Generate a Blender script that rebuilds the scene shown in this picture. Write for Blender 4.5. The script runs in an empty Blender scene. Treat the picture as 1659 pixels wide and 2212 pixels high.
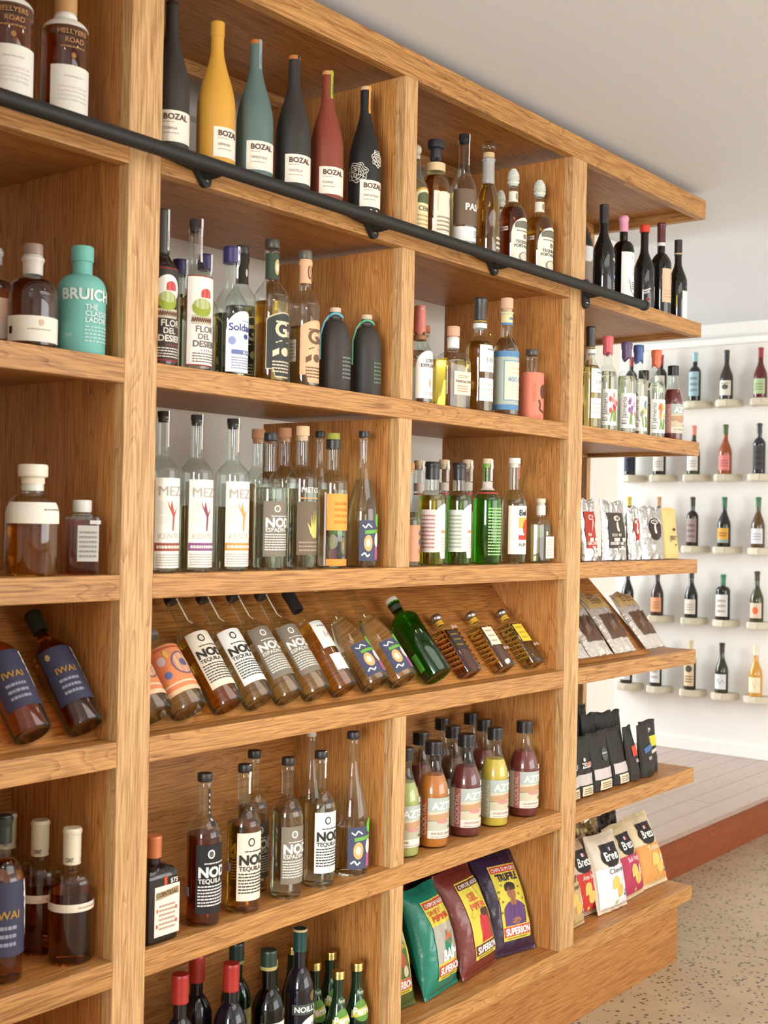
import bpy, bmesh, math, random
from mathutils import Vector, Matrix
random.seed(7)
R_ = math.radians

# ------------------------------------------------------------------ camera
SC = bpy.context.scene
COL = SC.collection
CAM_LOC = Vector((-1.5804, -1.8895, 1.5113))
YAW, PITCH, ROLL, F_PX = 0.66789, 0.008424, 0.018917, 2703.565
_f = Vector((math.cos(YAW)*math.cos(PITCH), math.sin(YAW)*math.cos(PITCH), math.sin(PITCH)))
_r = Vector((math.sin(YAW), -math.cos(YAW), 0)); _u = _r.cross(_f)
_r2 = _r*math.cos(ROLL)+_u*math.sin(ROLL); _u2 = _u*math.cos(ROLL)-_r*math.sin(ROLL)
cd = bpy.data.cameras.new('camera'); cam = bpy.data.objects.new('camera', cd); COL.objects.link(cam)
cam.matrix_world = Matrix(((_r2.x, _u2.x, -_f.x, CAM_LOC.x), (_r2.y, _u2.y, -_f.y, CAM_LOC.y), (_r2.z, _u2.z, -_f.z, CAM_LOC.z), (0, 0, 0, 1)))
cd.sensor_fit = 'VERTICAL'; cd.sensor_height = 36.0; cd.sensor_width = 27.0
cd.lens = F_PX*36.0/2212.0
cd.clip_start = .02
cd.dof.use_dof = True; cd.dof.focus_distance = 3.35; cd.dof.aperture_fstop = 6.0
SC.camera = cam

# ------------------------------------------------------------------ world, lights, exposure
w = bpy.data.worlds.new('sky'); SC.world = w; w.use_nodes = True
w.node_tree.nodes['Background'].inputs[0].default_value = (.62, .78, 1, 1)
w.node_tree.nodes['Background'].inputs[1].default_value = 1.0
def area(name, loc, target, sx, sy, power, col):
    l = bpy.data.lights.new(name, 'AREA'); l.shape = 'RECTANGLE'; l.size = sx; l.size_y = sy; l.energy = power; l.color = col
    o = bpy.data.objects.new(name, l); COL.objects.link(o); o.location = loc
    o.rotation_euler = (Vector(target)-Vector(loc)).to_track_quat('-Z', 'Y').to_euler()
    o['kind'] = 'helper'
    return o
# daylight: a skylight in the shop ceiling, the shop windows (left wall, street wall) and the window of the raised room
area('skylight_daylight', (.95, -2.05, 2.69), (.95, -2.05, 0), 2.3, 1.5, 34, (1, .98, .95))
area('window_daylight_left', (-4.82, -2.35, 1.6), (0, -1.2, 1.6), 1.7, 1.9, 290, (.97, .98, 1))
area('window_daylight_street', (2.7, -5.32, 1.5), (2.5, 0, 1.5), 4.6, 2.3, 185, (1, .98, .95))
area('window_daylight_raised_room', (4.1, 4.3, 1.75), (4.4, 1.0, 1.3), 2.2, 2.2, 235, (.88, .95, 1))
VS = SC.view_settings
VS.view_transform = 'Standard'; VS.look = 'None'; VS.gamma = 1; VS.use_curve_mapping = False
VS.exposure = -0.04
SC.cycles.use_denoising = True
SC.cycles.max_bounces = 9; SC.cycles.transmission_bounces = 8; SC.cycles.transparent_max_bounces = 12
SC.cycles.diffuse_bounces = 4; SC.cycles.glossy_bounces = 3
SC.cycles.blur_glossy = 0.6
SC.cycles.sample_clamp_indirect = 6.0

# ------------------------------------------------------------------ materials
def lin(c):
    return tuple((x/255/12.92) if x/255 <= .04045 else ((x/255+.055)/1.055)**2.4 for x in c)
MATS = {}
def mat(key, rgb=(200, 200, 200), rough=.5, metal=0., spec=.5, bump=None):
    k = (key, rgb, rough, metal, spec, bump)
    if k in MATS: return MATS[k]
    m = bpy.data.materials.new(key); m.use_nodes = True
    b = m.node_tree.nodes['Principled BSDF']
    b.inputs['Base Color'].default_value = (*lin(rgb), 1)
    b.inputs['Roughness'].default_value = rough; b.inputs['Metallic'].default_value = metal
    b.inputs['Specular IOR Level'].default_value = spec
    nt = m.node_tree
    # procedural mottling so no surface is a dead flat tone
    tc = nt.nodes.new('ShaderNodeTexCoord'); n = nt.nodes.new('ShaderNodeTexNoise'); n.inputs['Scale'].default_value = bump[0] if bump else 60
    n.inputs['Detail'].default_value = 3
    nt.links.new(tc.outputs['Object'], n.inputs['Vector'])
    mx = nt.nodes.new('ShaderNodeMix'); mx.data_type = 'RGBA'; mx.blend_type = 'MULTIPLY'
    mx.inputs[0].default_value = .12
    mx.inputs[6].default_value = (*lin(rgb), 1); nt.links.new(n.outputs['Color'], mx.inputs[7])
    nt.links.new(mx.outputs[2], b.inputs['Base Color'])
    if bump:
        bp = nt.nodes.new('ShaderNodeBump'); bp.inputs['Strength'].default_value = bump[1]; bp.inputs['Distance'].default_value = bump[2]
        nt.links.new(n.outputs['Fac'], bp.inputs['Height']); nt.links.new(bp.outputs['Normal'], b.inputs['Normal'])
    MATS[k] = m; return m
def paper(rgb): return mat('paper', tuple(rgb), .6, 0, .3)
def ink(rgb): return mat('ink', tuple(rgb), .55, 0, .3)
def plastic(rgb, rough=.35): return mat('plastic', tuple(rgb), rough)
def metal(rgb, rough=.3): return mat('metal', tuple(rgb), rough, 1.)
def matte(rgb): return mat('clay', tuple(rgb), .55, 0, .35, (400., .25, .001))
def gloss(rgb): return mat('dark_glass', tuple(rgb), .06, 0, .6)
def foil(rgb, rough=.22): return mat('foil', tuple(rgb), rough, .55, .6, (55., .35, .006))
def film(rgb, rough=.25): return mat('bag_film', tuple(rgb), rough, 0., .6, (45., .3, .006))

def thin_glass(tint=(245, 250, 248)):
    k = ('thin', tint)
    if k in MATS: return MATS[k]
    m = bpy.data.materials.new('bottle_glass'); m.use_nodes = True; nt = m.node_tree; nt.nodes.clear()
    o = nt.nodes.new('ShaderNodeOutputMaterial'); mx = nt.nodes.new('ShaderNodeMixShader')
    tr = nt.nodes.new('ShaderNodeBsdfTransparent'); tr.inputs[0].default_value = (*lin(tint), 1)
    gl = nt.nodes.new('ShaderNodeBsdfGlossy'); gl.inputs['Roughness'].default_value = .03; gl.inputs[0].default_value = (1, 1, 1, 1)
    fr = nt.nodes.new('ShaderNodeFresnel')
    ge = nt.nodes.new('ShaderNodeNewGeometry'); mr = nt.nodes.new('ShaderNodeMapRange')      # same thin wall from both sides
    mr.inputs['To Min'].default_value = 1.52; mr.inputs['To Max'].default_value = 1/1.52
    nt.links.new(ge.outputs['Backfacing'], mr.inputs['Value']); nt.links.new(mr.outputs[0], fr.inputs[0])
    nt.links.new(fr.outputs[0], mx.inputs[0]); nt.links.new(tr.outputs[0], mx.inputs[1]); nt.links.new(gl.outputs[0], mx.inputs[2])
    nt.links.new(mx.outputs[0], o.inputs[0]); MATS[k] = m; return m
def liquid(tint, rough=0.0):
    k = ('liq', tint, rough)
    if k in MATS: return MATS[k]
    m = bpy.data.materials.new('liquid'); m.use_nodes = True
    b = m.node_tree.nodes['Principled BSDF']
    b.inputs['Base Color'].default_value = (*lin(tint), 1); b.inputs['Transmission Weight'].default_value = 1
    b.inputs['IOR'].default_value = 1.33; b.inputs['Roughness'].default_value = rough; b.inputs['Specular IOR Level'].default_value = .2
    MATS[k] = m; return m
def cloudy(tint):
    return mat('juice', tuple(tint), .25, 0, .4)

def oak(axis, light=(206, 157, 98), dark=(116, 70, 28), name='oak'):
    k = (name, axis, light, dark)
    if k in MATS: return MATS[k]
    m = bpy.data.materials.new(name); m.use_nodes = True; nt = m.node_tree; N = nt.nodes; L = nt.links
    b = N['Principled BSDF']
    tc = N.new('ShaderNodeTexCoord'); oi = N.new('ShaderNodeObjectInfo')
    ml = N.new('ShaderNodeMath'); ml.operation = 'MULTIPLY'; ml.inputs[1].default_value = 13.7; L.new(oi.outputs['Random'], ml.inputs[0])
    ad = N.new('ShaderNodeVectorMath'); ad.operation = 'ADD'; L.new(tc.outputs['Object'], ad.inputs[0]); L.new(ml.outputs[0], ad.inputs[1])
    def mp(sc):
        v = [sc[1]]*3; v[axis] = sc[0]
        q = N.new('ShaderNodeVectorMath'); q.operation = 'MULTIPLY'; q.inputs[1].default_value = v; L.new(ad.outputs[0], q.inputs[0]); return q.outputs[0]
    wv = N.new('ShaderNodeTexNoise'); wv.inputs['Scale'].default_value = 1; wv.inputs['Detail'].default_value = 2; wv.inputs['Distortion'].default_value = .15
    L.new(mp((.75, 11)), wv.inputs['Vector'])
    # growth rings: bands of a distorted field
    rg = N.new('ShaderNodeMath'); rg.operation = 'MULTIPLY'; rg.inputs[1].default_value = 26; L.new(wv.outputs['Fac'], rg.inputs[0])
    fr = N.new('ShaderNodeMath'); fr.operation = 'FRACT'; L.new(rg.outputs[0], fr.inputs[0])
    rr = N.new('ShaderNodeValToRGB'); e = rr.color_ramp.elements
    e[0].position = 0; e[0].color = (.3, .3, .3, 1); e[1].position = 1; e[1].color = (.95, .95, .95, 1)
    x = rr.color_ramp.elements.new(.25); x.color = (1, 1, 1, 1); x = rr.color_ramp.elements.new(.75); x.color = (.72, .72, .72, 1)
    L.new(fr.outputs[0], rr.inputs[0])
    po = N.new('ShaderNodeTexNoise'); po.inputs['Scale'].default_value = 1; po.inputs['Detail'].default_value = 3
    L.new(mp((11, 300)), po.inputs['Vector'])
    pr = N.new('ShaderNodeValToRGB'); e = pr.color_ramp.elements; e[0].position = .36; e[0].color = (0, 0, 0, 1); e[1].position = .6; e[1].color = (1, 1, 1, 1)
    L.new(po.outputs['Fac'], pr.inputs[0])
    bd = N.new('ShaderNodeTexNoise'); bd.inputs['Scale'].default_value = 1; bd.inputs['Detail'].default_value = 2
    L.new(mp((.9, 22)), bd.inputs['Vector'])
    m1 = N.new('ShaderNodeMath'); m1.operation = 'MULTIPLY'; L.new(rr.outputs[0], m1.inputs[0]); m1.inputs[1].default_value = .6
    m2 = N.new('ShaderNodeMath'); m2.operation = 'MULTIPLY_ADD'; L.new(pr.outputs[0], m2.inputs[0]); m2.inputs[1].default_value = .5; L.new(m1.outputs[0], m2.inputs[2])
    m3 = N.new('ShaderNodeMath'); m3.operation = 'MULTIPLY_ADD'; L.new(bd.outputs['Fac'], m3.inputs[0]); m3.inputs[1].default_value = .5; L.new(m2.outputs[0], m3.inputs[2])
    sb = N.new('ShaderNodeMath'); sb.operation = 'SUBTRACT'; sb.use_clamp = True; L.new(m3.outputs[0], sb.inputs[0]); sb.inputs[1].default_value = .42
    cr = N.new('ShaderNodeMix'); cr.data_type = 'RGBA'; cr.inputs[6].default_value = (*lin(dark), 1); cr.inputs[7].default_value = (*lin(light), 1)
    L.new(sb.outputs[0], cr.inputs[0]); L.new(cr.outputs[2], b.inputs['Base Color'])
    b.inputs['Roughness'].default_value = .42; b.inputs['Specular IOR Level'].default_value = .35
    bp = N.new('ShaderNodeBump'); bp.inputs['Strength'].default_value = .15; bp.inputs['Distance'].default_value = .001
    L.new(pr.outputs[0], bp.inputs['Height']); L.new(bp.outputs['Normal'], b.inputs['Normal'])
    MATS[k] = m; return m

def aggregate():
    m = bpy.data.materials.new('aggregate_concrete'); m.use_nodes = True; nt = m.node_tree; N = nt.nodes; L = nt.links
    b = N['Principled BSDF']; tc = N.new('ShaderNodeTexCoord')
    v = N.new('ShaderNodeTexVoronoi'); v.inputs['Scale'].default_value = 62; v.inputs['Randomness'].default_value = 1
    L.new(tc.outputs['Object'], v.inputs['Vector'])
    n = N.new('ShaderNodeTexNoise'); n.inputs['Scale'].default_value = 130; n.inputs['Detail'].default_value = 3; L.new(tc.outputs['Object'], n.inputs['Vector'])
    sx = N.new('ShaderNodeSeparateColor'); L.new(v.outputs['Color'], sx.inputs[0])
    mu = N.new('ShaderNodeMath'); mu.operation = 'MULTIPLY'; L.new(sx.outputs[0], mu.inputs[0]); mu.inputs[1].default_value = .60
    a = N.new('ShaderNodeMath'); a.operation = 'MULTIPLY_ADD'; L.new(n.outputs['Fac'], a.inputs[0]); a.inputs[1].default_value = .35; L.new(v.outputs['Distance'], a.inputs[2])
    lt = N.new('ShaderNodeMath'); lt.operation = 'SUBTRACT'; L.new(mu.outputs[0], lt.inputs[0]); L.new(a.outputs[0], lt.inputs[1])
    rp = N.new('ShaderNodeValToRGB'); e = rp.color_ramp.elements; e[0].position = 0; e[1].position = .06; e[0].color = (0, 0, 0, 1); e[1].color = (1, 1, 1, 1)
    ad = N.new('ShaderNodeMath'); ad.operation = 'ADD'; L.new(lt.outputs[0], ad.inputs[0]); ad.inputs[1].default_value = .06; L.new(ad.outputs[0], rp.inputs[0])
    n2 = N.new('ShaderNodeTexNoise'); n2.inputs['Scale'].default_value = 5; n2.inputs['Detail'].default_value = 5; L.new(tc.outputs['Object'], n2.inputs['Vector'])
    bs = N.new('ShaderNodeMix'); bs.data_type = 'RGBA'; bs.inputs[6].default_value = (*lin((150, 128, 100)), 1); bs.inputs[7].default_value = (*lin((182, 160, 128)), 1); L.new(n2.outputs['Fac'], bs.inputs[0])
    mx = N.new('ShaderNodeMix'); mx.data_type = 'RGBA'; L.new(rp.outputs[0], mx.inputs[0]); L.new(bs.outputs[2], mx.inputs[6]); mx.inputs[7].default_value = (*lin((78, 66, 58)), 1)
    L.new(mx.outputs[2], b.inputs['Base Color']); b.inputs['Roughness'].default_value = .45
    return m

# ------------------------------------------------------------------ mesh helpers
def obj(name, verts, faces, m, parent=None, smooth=False, loc=None, sharp=.6):
    me = bpy.data.meshes.new(name); me.from_pydata(verts, [], faces); me.update()
    if m is not None: me.materials.append(m)
    if smooth:
        me.polygons.foreach_set('use_smooth', [True]*len(me.polygons))
        me.set_sharp_from_angle(angle=sharp)
    o = bpy.data.objects.new(name, me); COL.objects.link(o)
    if loc: o.location = loc
    if parent: o.parent = parent
    return o
def empty(name, loc=(0, 0, 0), rot=(0, 0, 0)):
    o = bpy.data.objects.new(name, None); COL.objects.link(o); o.location = loc; o.rotation_euler = rot; o.empty_display_size = .05
    return o
def tag(o, label, cat, group=None, kind=None):
    o['label'] = label; o['category'] = cat
    if group: o['group'] = group
    if kind: o['kind'] = kind
    return o
def struct(o): o['kind'] = 'structure'; return o
def box(name, x0, x1, y0, y1, z0, z1, m, parent=None, bev=.002):
    """bevelled box, origin at its centre"""
    c = Vector(((x0+x1)/2, (y0+y1)/2, (z0+z1)/2)); h = ((x1-x0)/2, (y1-y0)/2, (z1-z0)/2)
    bm = bmesh.new(); bmesh.ops.create_cube(bm, size=2.0)
    for v in bm.verts: v.co = Vector((v.co.x*h[0], v.co.y*h[1], v.co.z*h[2]))
    if bev: bmesh.ops.bevel(bm, geom=bm.edges[:], offset=min(bev, min(h)*.8), segments=2, affect='EDGES', profile=.7)
    me = bpy.data.meshes.new(name); bm.to_mesh(me); bm.free(); me.materials.append(m)
    o = bpy.data.objects.new(name, me); COL.objects.link(o); o.location = c
    if parent: o.parent = parent
    return o
def prism(name, pts, axis, a0, a1, m, parent=None):
    """polygon in the plane normal to axis, extruded from a0 to a1"""
    n = len(pts); V = []
    for a in (a0, a1):
        for p in pts:
            V.append({0: (a, p[0], p[1]), 1: (p[0], a, p[1]), 2: (p[0], p[1], a)}[axis])
    F = [tuple(range(n))[::-1], tuple(range(n, 2*n))]+[(i, (i+1) % n, n+(i+1) % n, n+i) for i in range(n)]
    o = obj(name, V, F, m, parent)
    bm = bmesh.new(); bm.from_mesh(o.data); bmesh.ops.recalc_face_normals(bm, faces=bm.faces[:]); bm.to_mesh(o.data); bm.free()
    return o
def ringpt(th, sq, ax, ay):
    c, s = math.cos(th), math.sin(th)
    if sq == 2: return c*ax, s*ay
    k = (abs(c)**sq+abs(s)**sq)**(-1/sq)
    return c*k*ax, s*k*ay
def lathe(prof, seg=28, sq=2, ax=1, ay=1, round_above=None):
    """prof: (r, z) from the bottom to the top; closed where r is 0"""
    V = []; F = []; rings = []
    for r, z in prof:
        if r < 1e-6: V.append((0, 0, z)); rings.append([len(V)-1])
        else:
            q = []
            for i in range(seg):
                th = 2*math.pi*i/seg
                if round_above is not None and z > round_above: x, y = math.cos(th), math.sin(th)
                else: x, y = ringpt(th, sq, ax, ay)
                V.append((r*x, r*y, z)); q.append(len(V)-1)
            rings.append(q)
    for a, b in zip(rings, rings[1:]):
        if len(a) == 1 and len(b) == 1: continue
        if len(a) == 1: F += [(a[0], b[(i+1) % seg], b[i]) for i in range(seg)]
        elif len(b) == 1: F += [(a[i], a[(i+1) % seg], b[0]) for i in range(seg)]
        else: F += [(a[i], a[(i+1) % seg], b[(i+1) % seg], b[i]) for i in range(seg)]
    return V, F
def tube(name, pts, rad, m, parent=None, seg=12):
    V = []; F = []
    pts = [Vector(p) for p in pts]
    for i, p in enumerate(pts):
        t = (pts[min(i+1, len(pts)-1)]-pts[max(i-1, 0)]).normalized()
        a = t.cross(Vector((0, 0, 1)));
        if a.length < 1e-3: a = t.cross(Vector((1, 0, 0)))
        a.normalize(); b = t.cross(a)
        r = rad[i] if isinstance(rad, (list, tuple)) else rad
        for k in range(seg):
            th = 2*math.pi*k/seg; V.append(tuple(p+a*math.cos(th)*r+b*math.sin(th)*r))
    for i in range(len(pts)-1):
        for k in range(seg): F.append((i*seg+k, i*seg+(k+1) % seg, (i+1)*seg+(k+1) % seg, (i+1)*seg+k))
    F.append(tuple(range(seg))[::-1]); F.append(tuple(range((len(pts)-1)*seg, len(pts)*seg)))
    return obj(name, V, F, m, parent, True)

# ------------------------------------------------------------------ lettering
TXT = {}
def text_geo(s, bold):
    k = (s, bold)
    if k not in TXT:
        c = bpy.data.curves.new('lettering', 'FONT'); c.body = s; c.size = 1; c.resolution_u = 3; c.offset = 0 if 'M' in s else bold      # the glyph M breaks when offset
        o = bpy.data.objects.new('lettering', c); COL.objects.link(o)
        me = o.to_mesh(); bm = bmesh.new(); bm.from_mesh(me); o.to_mesh_clear()
        for _ in range(3):                      # short edges, so the glyphs follow a curved surface
            long = [e for e in bm.edges if e.calc_length() > .16]
            if not long: break
            bmesh.ops.subdivide_edges(bm, edges=long, cuts=1, use_grid_fill=False); bmesh.ops.triangulate(bm, faces=bm.faces[:])
        bm.verts.ensure_lookup_table(); bm.verts.index_update()
        V = [(v.co.x, v.co.y) for v in bm.verts]; F = [tuple(v.index for v in p.verts) for p in bm.faces]; bm.free()
        bpy.data.objects.remove(o); bpy.data.curves.remove(c)
        if 'M' in s and bold:
            n, V0, F0 = len(V), V, F; V = []; F = []
            for q, (dx, dy) in enumerate(((bold, 0), (-bold, 0), (0, bold), (0, -bold))):
                V = V+[(x+dx, y+dy) for x, y in V0]; F = F+[tuple(i+q*n for i in f) for f in F0]
        TXT[k] = (V, F)
    return TXT[k]

class Surf:
    """a surface addressed by (a, z): a = arc in units of the radius (radians on a round bottle), z = fraction of the height"""
    def __init__(s, fn, R, H, fine=1): s.fn, s.R, s.H, s.fine = fn, R, H, fine
    def patch(s, a0, a1, z0, z1, shape='rect', off=.0006, na=None):
        na = na or max(22 if shape in ('oval', 'arch', 'tongue') else 4, int(abs(a1-a0)/.16))*s.fine; nz = 6*s.fine; V = []; F = []
        for i in range(na+1):
            q = -1+2*i/na
            lo, hi = z0, z1
            if shape == 'arch': hi = z1-(1-math.sqrt(max(0, 1-q*q)))*min((a1-a0)/2*s.R/s.H, (z1-z0)*.5)
            elif shape == 'oval':
                h = math.sqrt(max(.0004, 1-q*q))*(z1-z0)/2; lo, hi = (z0+z1)/2-h, (z0+z1)/2+h
            elif shape == 'tongue':
                lo = z0+(z1-z0)*.12*(1 if abs(q) > .55 else 0); hi = z1-(z1-z0)*.1*(1-math.cos(q*math.pi/2)) if abs(q) < .99 else z1-(z1-z0)*.12
            elif shape == 'drip': lo = z0+(z1-z0)*.3*math.sin(q*5+1)*.5
            elif shape == 'torn': lo = z0+random.uniform(0, .02); hi = z1-random.uniform(0, .02)
            elif shape == 'diag': lo, hi = z0+(q+1)/2*(z1-z0)*.35, z1-(1-q)/2*(z1-z0)*.35
            for j in range(nz+1): V.append(s.fn(a0+(a1-a0)*i/na, lo+(hi-lo)*j/nz, off))
        for i in range(na):
            for j in range(nz):
                k = i*(nz+1)+j; F.append((k, k+nz+1, k+nz+2, k+1))
        return V, F
    def poly(s, pts, off=.0009):
        return [s.fn(a, z, off) for a, z in pts], [tuple(range(len(pts)))]
    def text(s, st, a, z, h, bold=.01, off=.0011, width=None, vert=False, center=False):
        V, F = text_geo(st, bold)
        if not V: return [], []
        w = max(v[0] for v in V); k = h*s.H/.72; kx = k if width is None else width*s.R/w
        O = []
        for x, y in V:
            if vert: O.append(s.fn(a-y*k/s.R, z+x*kx/s.H, off))
            else: O.append(s.fn(a+((x-w/2) if center else x)*kx/s.R, z+y*k/s.H, off))
        return O, F
def put_decals(surf, root, decals):
    """decals: ('L', a0, a1, z0, z1, rgb[, shape]) a paper label; what follows is printed on it"""
    cur = None; D = math.pi/180
    for d in decals:
        t = d[0]
        if t == 'L':
            V, F = surf.patch(d[1]*D, d[2]*D, d[3], d[4], d[6] if len(d) > 6 else 'rect')
            cur = obj('label', V, F, paper(d[5]), root, True)
        elif t == 'N': cur = None
        elif t == 'P':      # printed patch
            V, F = surf.patch(d[1]*D, d[2]*D, d[3], d[4], d[6] if len(d) > 6 else 'rect', .0009)
            obj('printed_panel', V, F, ink(d[5]), cur or root, True)
        elif t == 'Q':      # printed patch above the other prints
            V, F = surf.patch(d[1]*D, d[2]*D, d[3], d[4], d[6] if len(d) > 6 else 'rect', .0013)
            obj('emblem', V, F, ink(d[5]), cur or root, True)
        elif t == 'T':      # ('T', text, a_left, z, height, rgb[, bold])
            V, F = surf.text(d[1], d[2]*D, d[3], d[4], d[6] if len(d) > 6 else .012, .0016, d[7]*D if len(d) > 7 else None)
            obj('lettering', V, F, ink(d[5]), cur or root)
        elif t == 'V':      # vertical text
            V, F = surf.text(d[1], d[2]*D, d[3], d[4], d[6] if len(d) > 6 else .012, .0016, vert=True)
            obj('lettering', V, F, ink(d[5]), cur or root)
        elif t == 'F':      # ('F', a0, a1, z0, z1, n, rgb) lines of fine print
            V = []; F = []
            for i in range(d[5]):
                zc = d[4]-(d[4]-d[3])*(i+.5)/d[5]; hh = (d[4]-d[3])/d[5]*.22
                a = d[1]
                while a < d[2]:
                    b = min(d[2], a+random.uniform(5, 13)); v, f = surf.patch(a*D, b*D, zc-hh, zc+hh, 'rect', .0013, 2)
                    F += [tuple(i_+len(V) for i_ in q) for q in f]; V += v; a = b+1.8
            obj('fine_print', V, F, ink(d[6]), cur or root)
        elif t == 'G':      # polygon: ('G', [(a,z)...], rgb)
            V, F = surf.poly([(a*D, z) for a, z in d[1]], .0013); obj('emblem', V, F, ink(d[2]), cur or root)
        elif t == 'S':      # stroke line: ('S', [(a,z)...], width_z, rgb)
            V = []; F = []; wd = d[2]
            for (a, z), (b, y) in zip(d[1], d[1][1:]):
                da, dz = (b-a)*D*surf.R, (y-z)*surf.H; l = math.hypot(da, dz) or 1
                nx, nz = -dz/l*wd*surf.H/2, da/l*wd*surf.H/2; k = len(V)
                for p, q, sg in ((a, z, 1), (b, y, 1), (b, y, -1), (a, z, -1)):
                    V.append(surf.fn(p*D+sg*nx/surf.R, q+sg*nz/surf.H, .0015))
                F.append((k, k+1, k+2, k+3))
            obj('line_drawing', V, F, ink(d[3]), cur or root)

# ------------------------------------------------------------------ the room
XW, CEIL, YB, STEP, YR = 5.4215, 2.72, .66, .192, .457
WHITE = mat('white_paint', (238, 234, 226), .6, 0, .3, (90., .08, .001))
CREAM = mat('cream_paint', (242, 238, 228), .6, 0, .3, (90., .08, .001))
CEILM = mat('ceiling_paint', (228, 231, 234), .7, 0, .2, (70., .08, .001))
TRIM = mat('trim_paint', (244, 242, 236), .35)
XE = 3.275                                             # free end of the wall behind the shelves
f = obj('floor', [(-5, -5.5, 0), (XW+.3, -5.5, 0), (XW+.3, .52, 0), (-5, .52, 0), (-5, -5.5, -.1), (XW+.3, -5.5, -.1), (XW+.3, .52, -.1), (-5, .52, -.1)],
        [(0, 1, 2, 3), (7, 6, 5, 4), (0, 4, 5, 1), (1, 5, 6, 2), (2, 6, 7, 3), (3, 7, 4, 0)], aggregate()); struct(f)
PLK = oak(0, (180, 156, 142), (150, 124, 110), 'jarrah_plank')
RIS = oak(0, (150, 74, 36), (105, 46, 20), 'jarrah_riser')
for k in (PLK,): k.node_tree.nodes['Principled BSDF'].inputs['Roughness'].default_value = .28; k.node_tree.nodes['Principled BSDF'].inputs['Specular IOR Level'].default_value = .8
rf = struct(box('floor_raised', -1, XW, YR+.03, 4.4, 0, STEP-.022, mat('subfloor', (120, 70, 45), .6), bev=0))
y = YR-.012; i = 0
while y < 4.3:
    for (a, b) in (((2.3, 4.15), (4.153, XW)) if i % 2 else ((2.3, 3.2), (3.203, XW))):
        p = box('plank', a, b, y, y+.127, STEP-.022, STEP, PLK, None, .0015); p.parent = rf; p.matrix_parent_inverse = Matrix.Translation(-rf.location)
    y += .1295; i += 1
p = box('riser', -1, XW, YR, YR+.03, 0, STEP-.022, RIS, None, .002); p.parent = rf; p.matrix_parent_inverse = Matrix.Translation(-rf.location)
struct(box('ceiling', -5, XW+.3, -5.5, 4.5, CEIL, CEIL+.1, CEILM, bev=0))
struct(box('wall_back', -5, XE, YB, YB+.12, STEP-.03, CEIL, CREAM, bev=.002))
struct(box('wall_light_block', -.83, -.705, -.40, YB, 0, CEIL, CREAM, bev=.003))  # unseen wall, added to keep the left window's light off bay one
struct(box('wall_right', XW, XW+.12, -5.5, 4.5, 0, CEIL, WHITE, bev=0))
struct(box('trim_1', XW-.03, XW, .55, 4.5, 2.592, 2.632, TRIM, bev=.008))
struct(box('trim_2', -5, XE+.03, YB-.035, YB, 2.60, CEIL, TRIM, bev=.012))
struct(box('trim_3', XE, XE+.035, YB-.035, YB+.155, 2.60, CEIL, TRIM, bev=.012))
struct(box('baseboard_right', XW-.014, XW, YR+.06, 4.4, STEP, STEP+.075, TRIM, bev=.004))
struct(box('wall_raised', -1, XW+.12, 4.4, 4.5, 0, CEIL, WHITE, bev=0))
struct(box('wall_raised_end', -1.1, -1, YB, 4.5, 0, CEIL, WHITE, bev=0))
def window_wall(name, axis, pos, a0, a1, o0, o1, z0, z1, n, idx):
    """a wall with a glazed opening: piers, sill and head, frame bars and panes"""
    def bx(nm, p0, p1, q0, q1, t0, t1, m, par, bev=0):
        o = box(nm, t0, t1, p0, p1, q0, q1, m, None, bev) if axis == 0 else box(nm, p0, p1, t0, t1, q0, q1, m, None, bev)
        if par: o.parent = par
        return o
    w_ = struct(empty(name))
    for (p0, p1, q0, q1) in ((a0, o0, 0, CEIL), (o1, a1, 0, CEIL), (o0, o1, 0, z0), (o0, o1, z1, CEIL)): bx('wall_section', p0, p1, q0, q1, pos, pos+.12, WHITE, w_)
    g = struct(empty('window_%d' % idx))
    fm = mat('window_frame', (60, 58, 55), .4)
    for k in range(n+1):
        p = o0+(o1-o0)*k/n; bx('mullion', p-.025, p+.025, z0, z1, pos+.03, pos+.09, fm, g, .003)
    for q in (z0, z1-.05): bx('window_rail', o0, o1, q, q+.05, pos+.03, pos+.09, fm, g, .003)
    for k in range(n):
        p0 = o0+(o1-o0)*k/n+.025; p1 = o0+(o1-o0)*(k+1)/n-.025; bx('pane', p0, p1, z0+.05, z1-.05, pos+.055, pos+.061, thin_glass((250, 252, 252)), g)
window_wall('wall_left', 0, -5.0, -5.5, YB, -3.25, -1.45, .62, 2.58, 3, 1)
window_wall('wall_street', 1, -5.5, -5.0, XW+.12, .4, 5.0, .35, 2.65, 4, 2)

# skylight set in the ceiling
sk = struct(empty('window_3')); fm = mat('skylight_frame', (236, 234, 230), .5)
for a in ((-.3, -.22, -2.88, -1.22), (2.12, 2.20, -2.88, -1.22), (-.22, 2.12, -2.88, -2.81), (-.22, 2.12, -1.29, -1.22)): box('skylight_frame', *a, CEIL-.05, CEIL, fm, sk, .004)
box('pane', -.22, 2.12, -2.81, -1.29, CEIL-.012, CEIL-.004, mat('opal_glazing', (246, 246, 246), .5), sk, 0)
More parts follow.
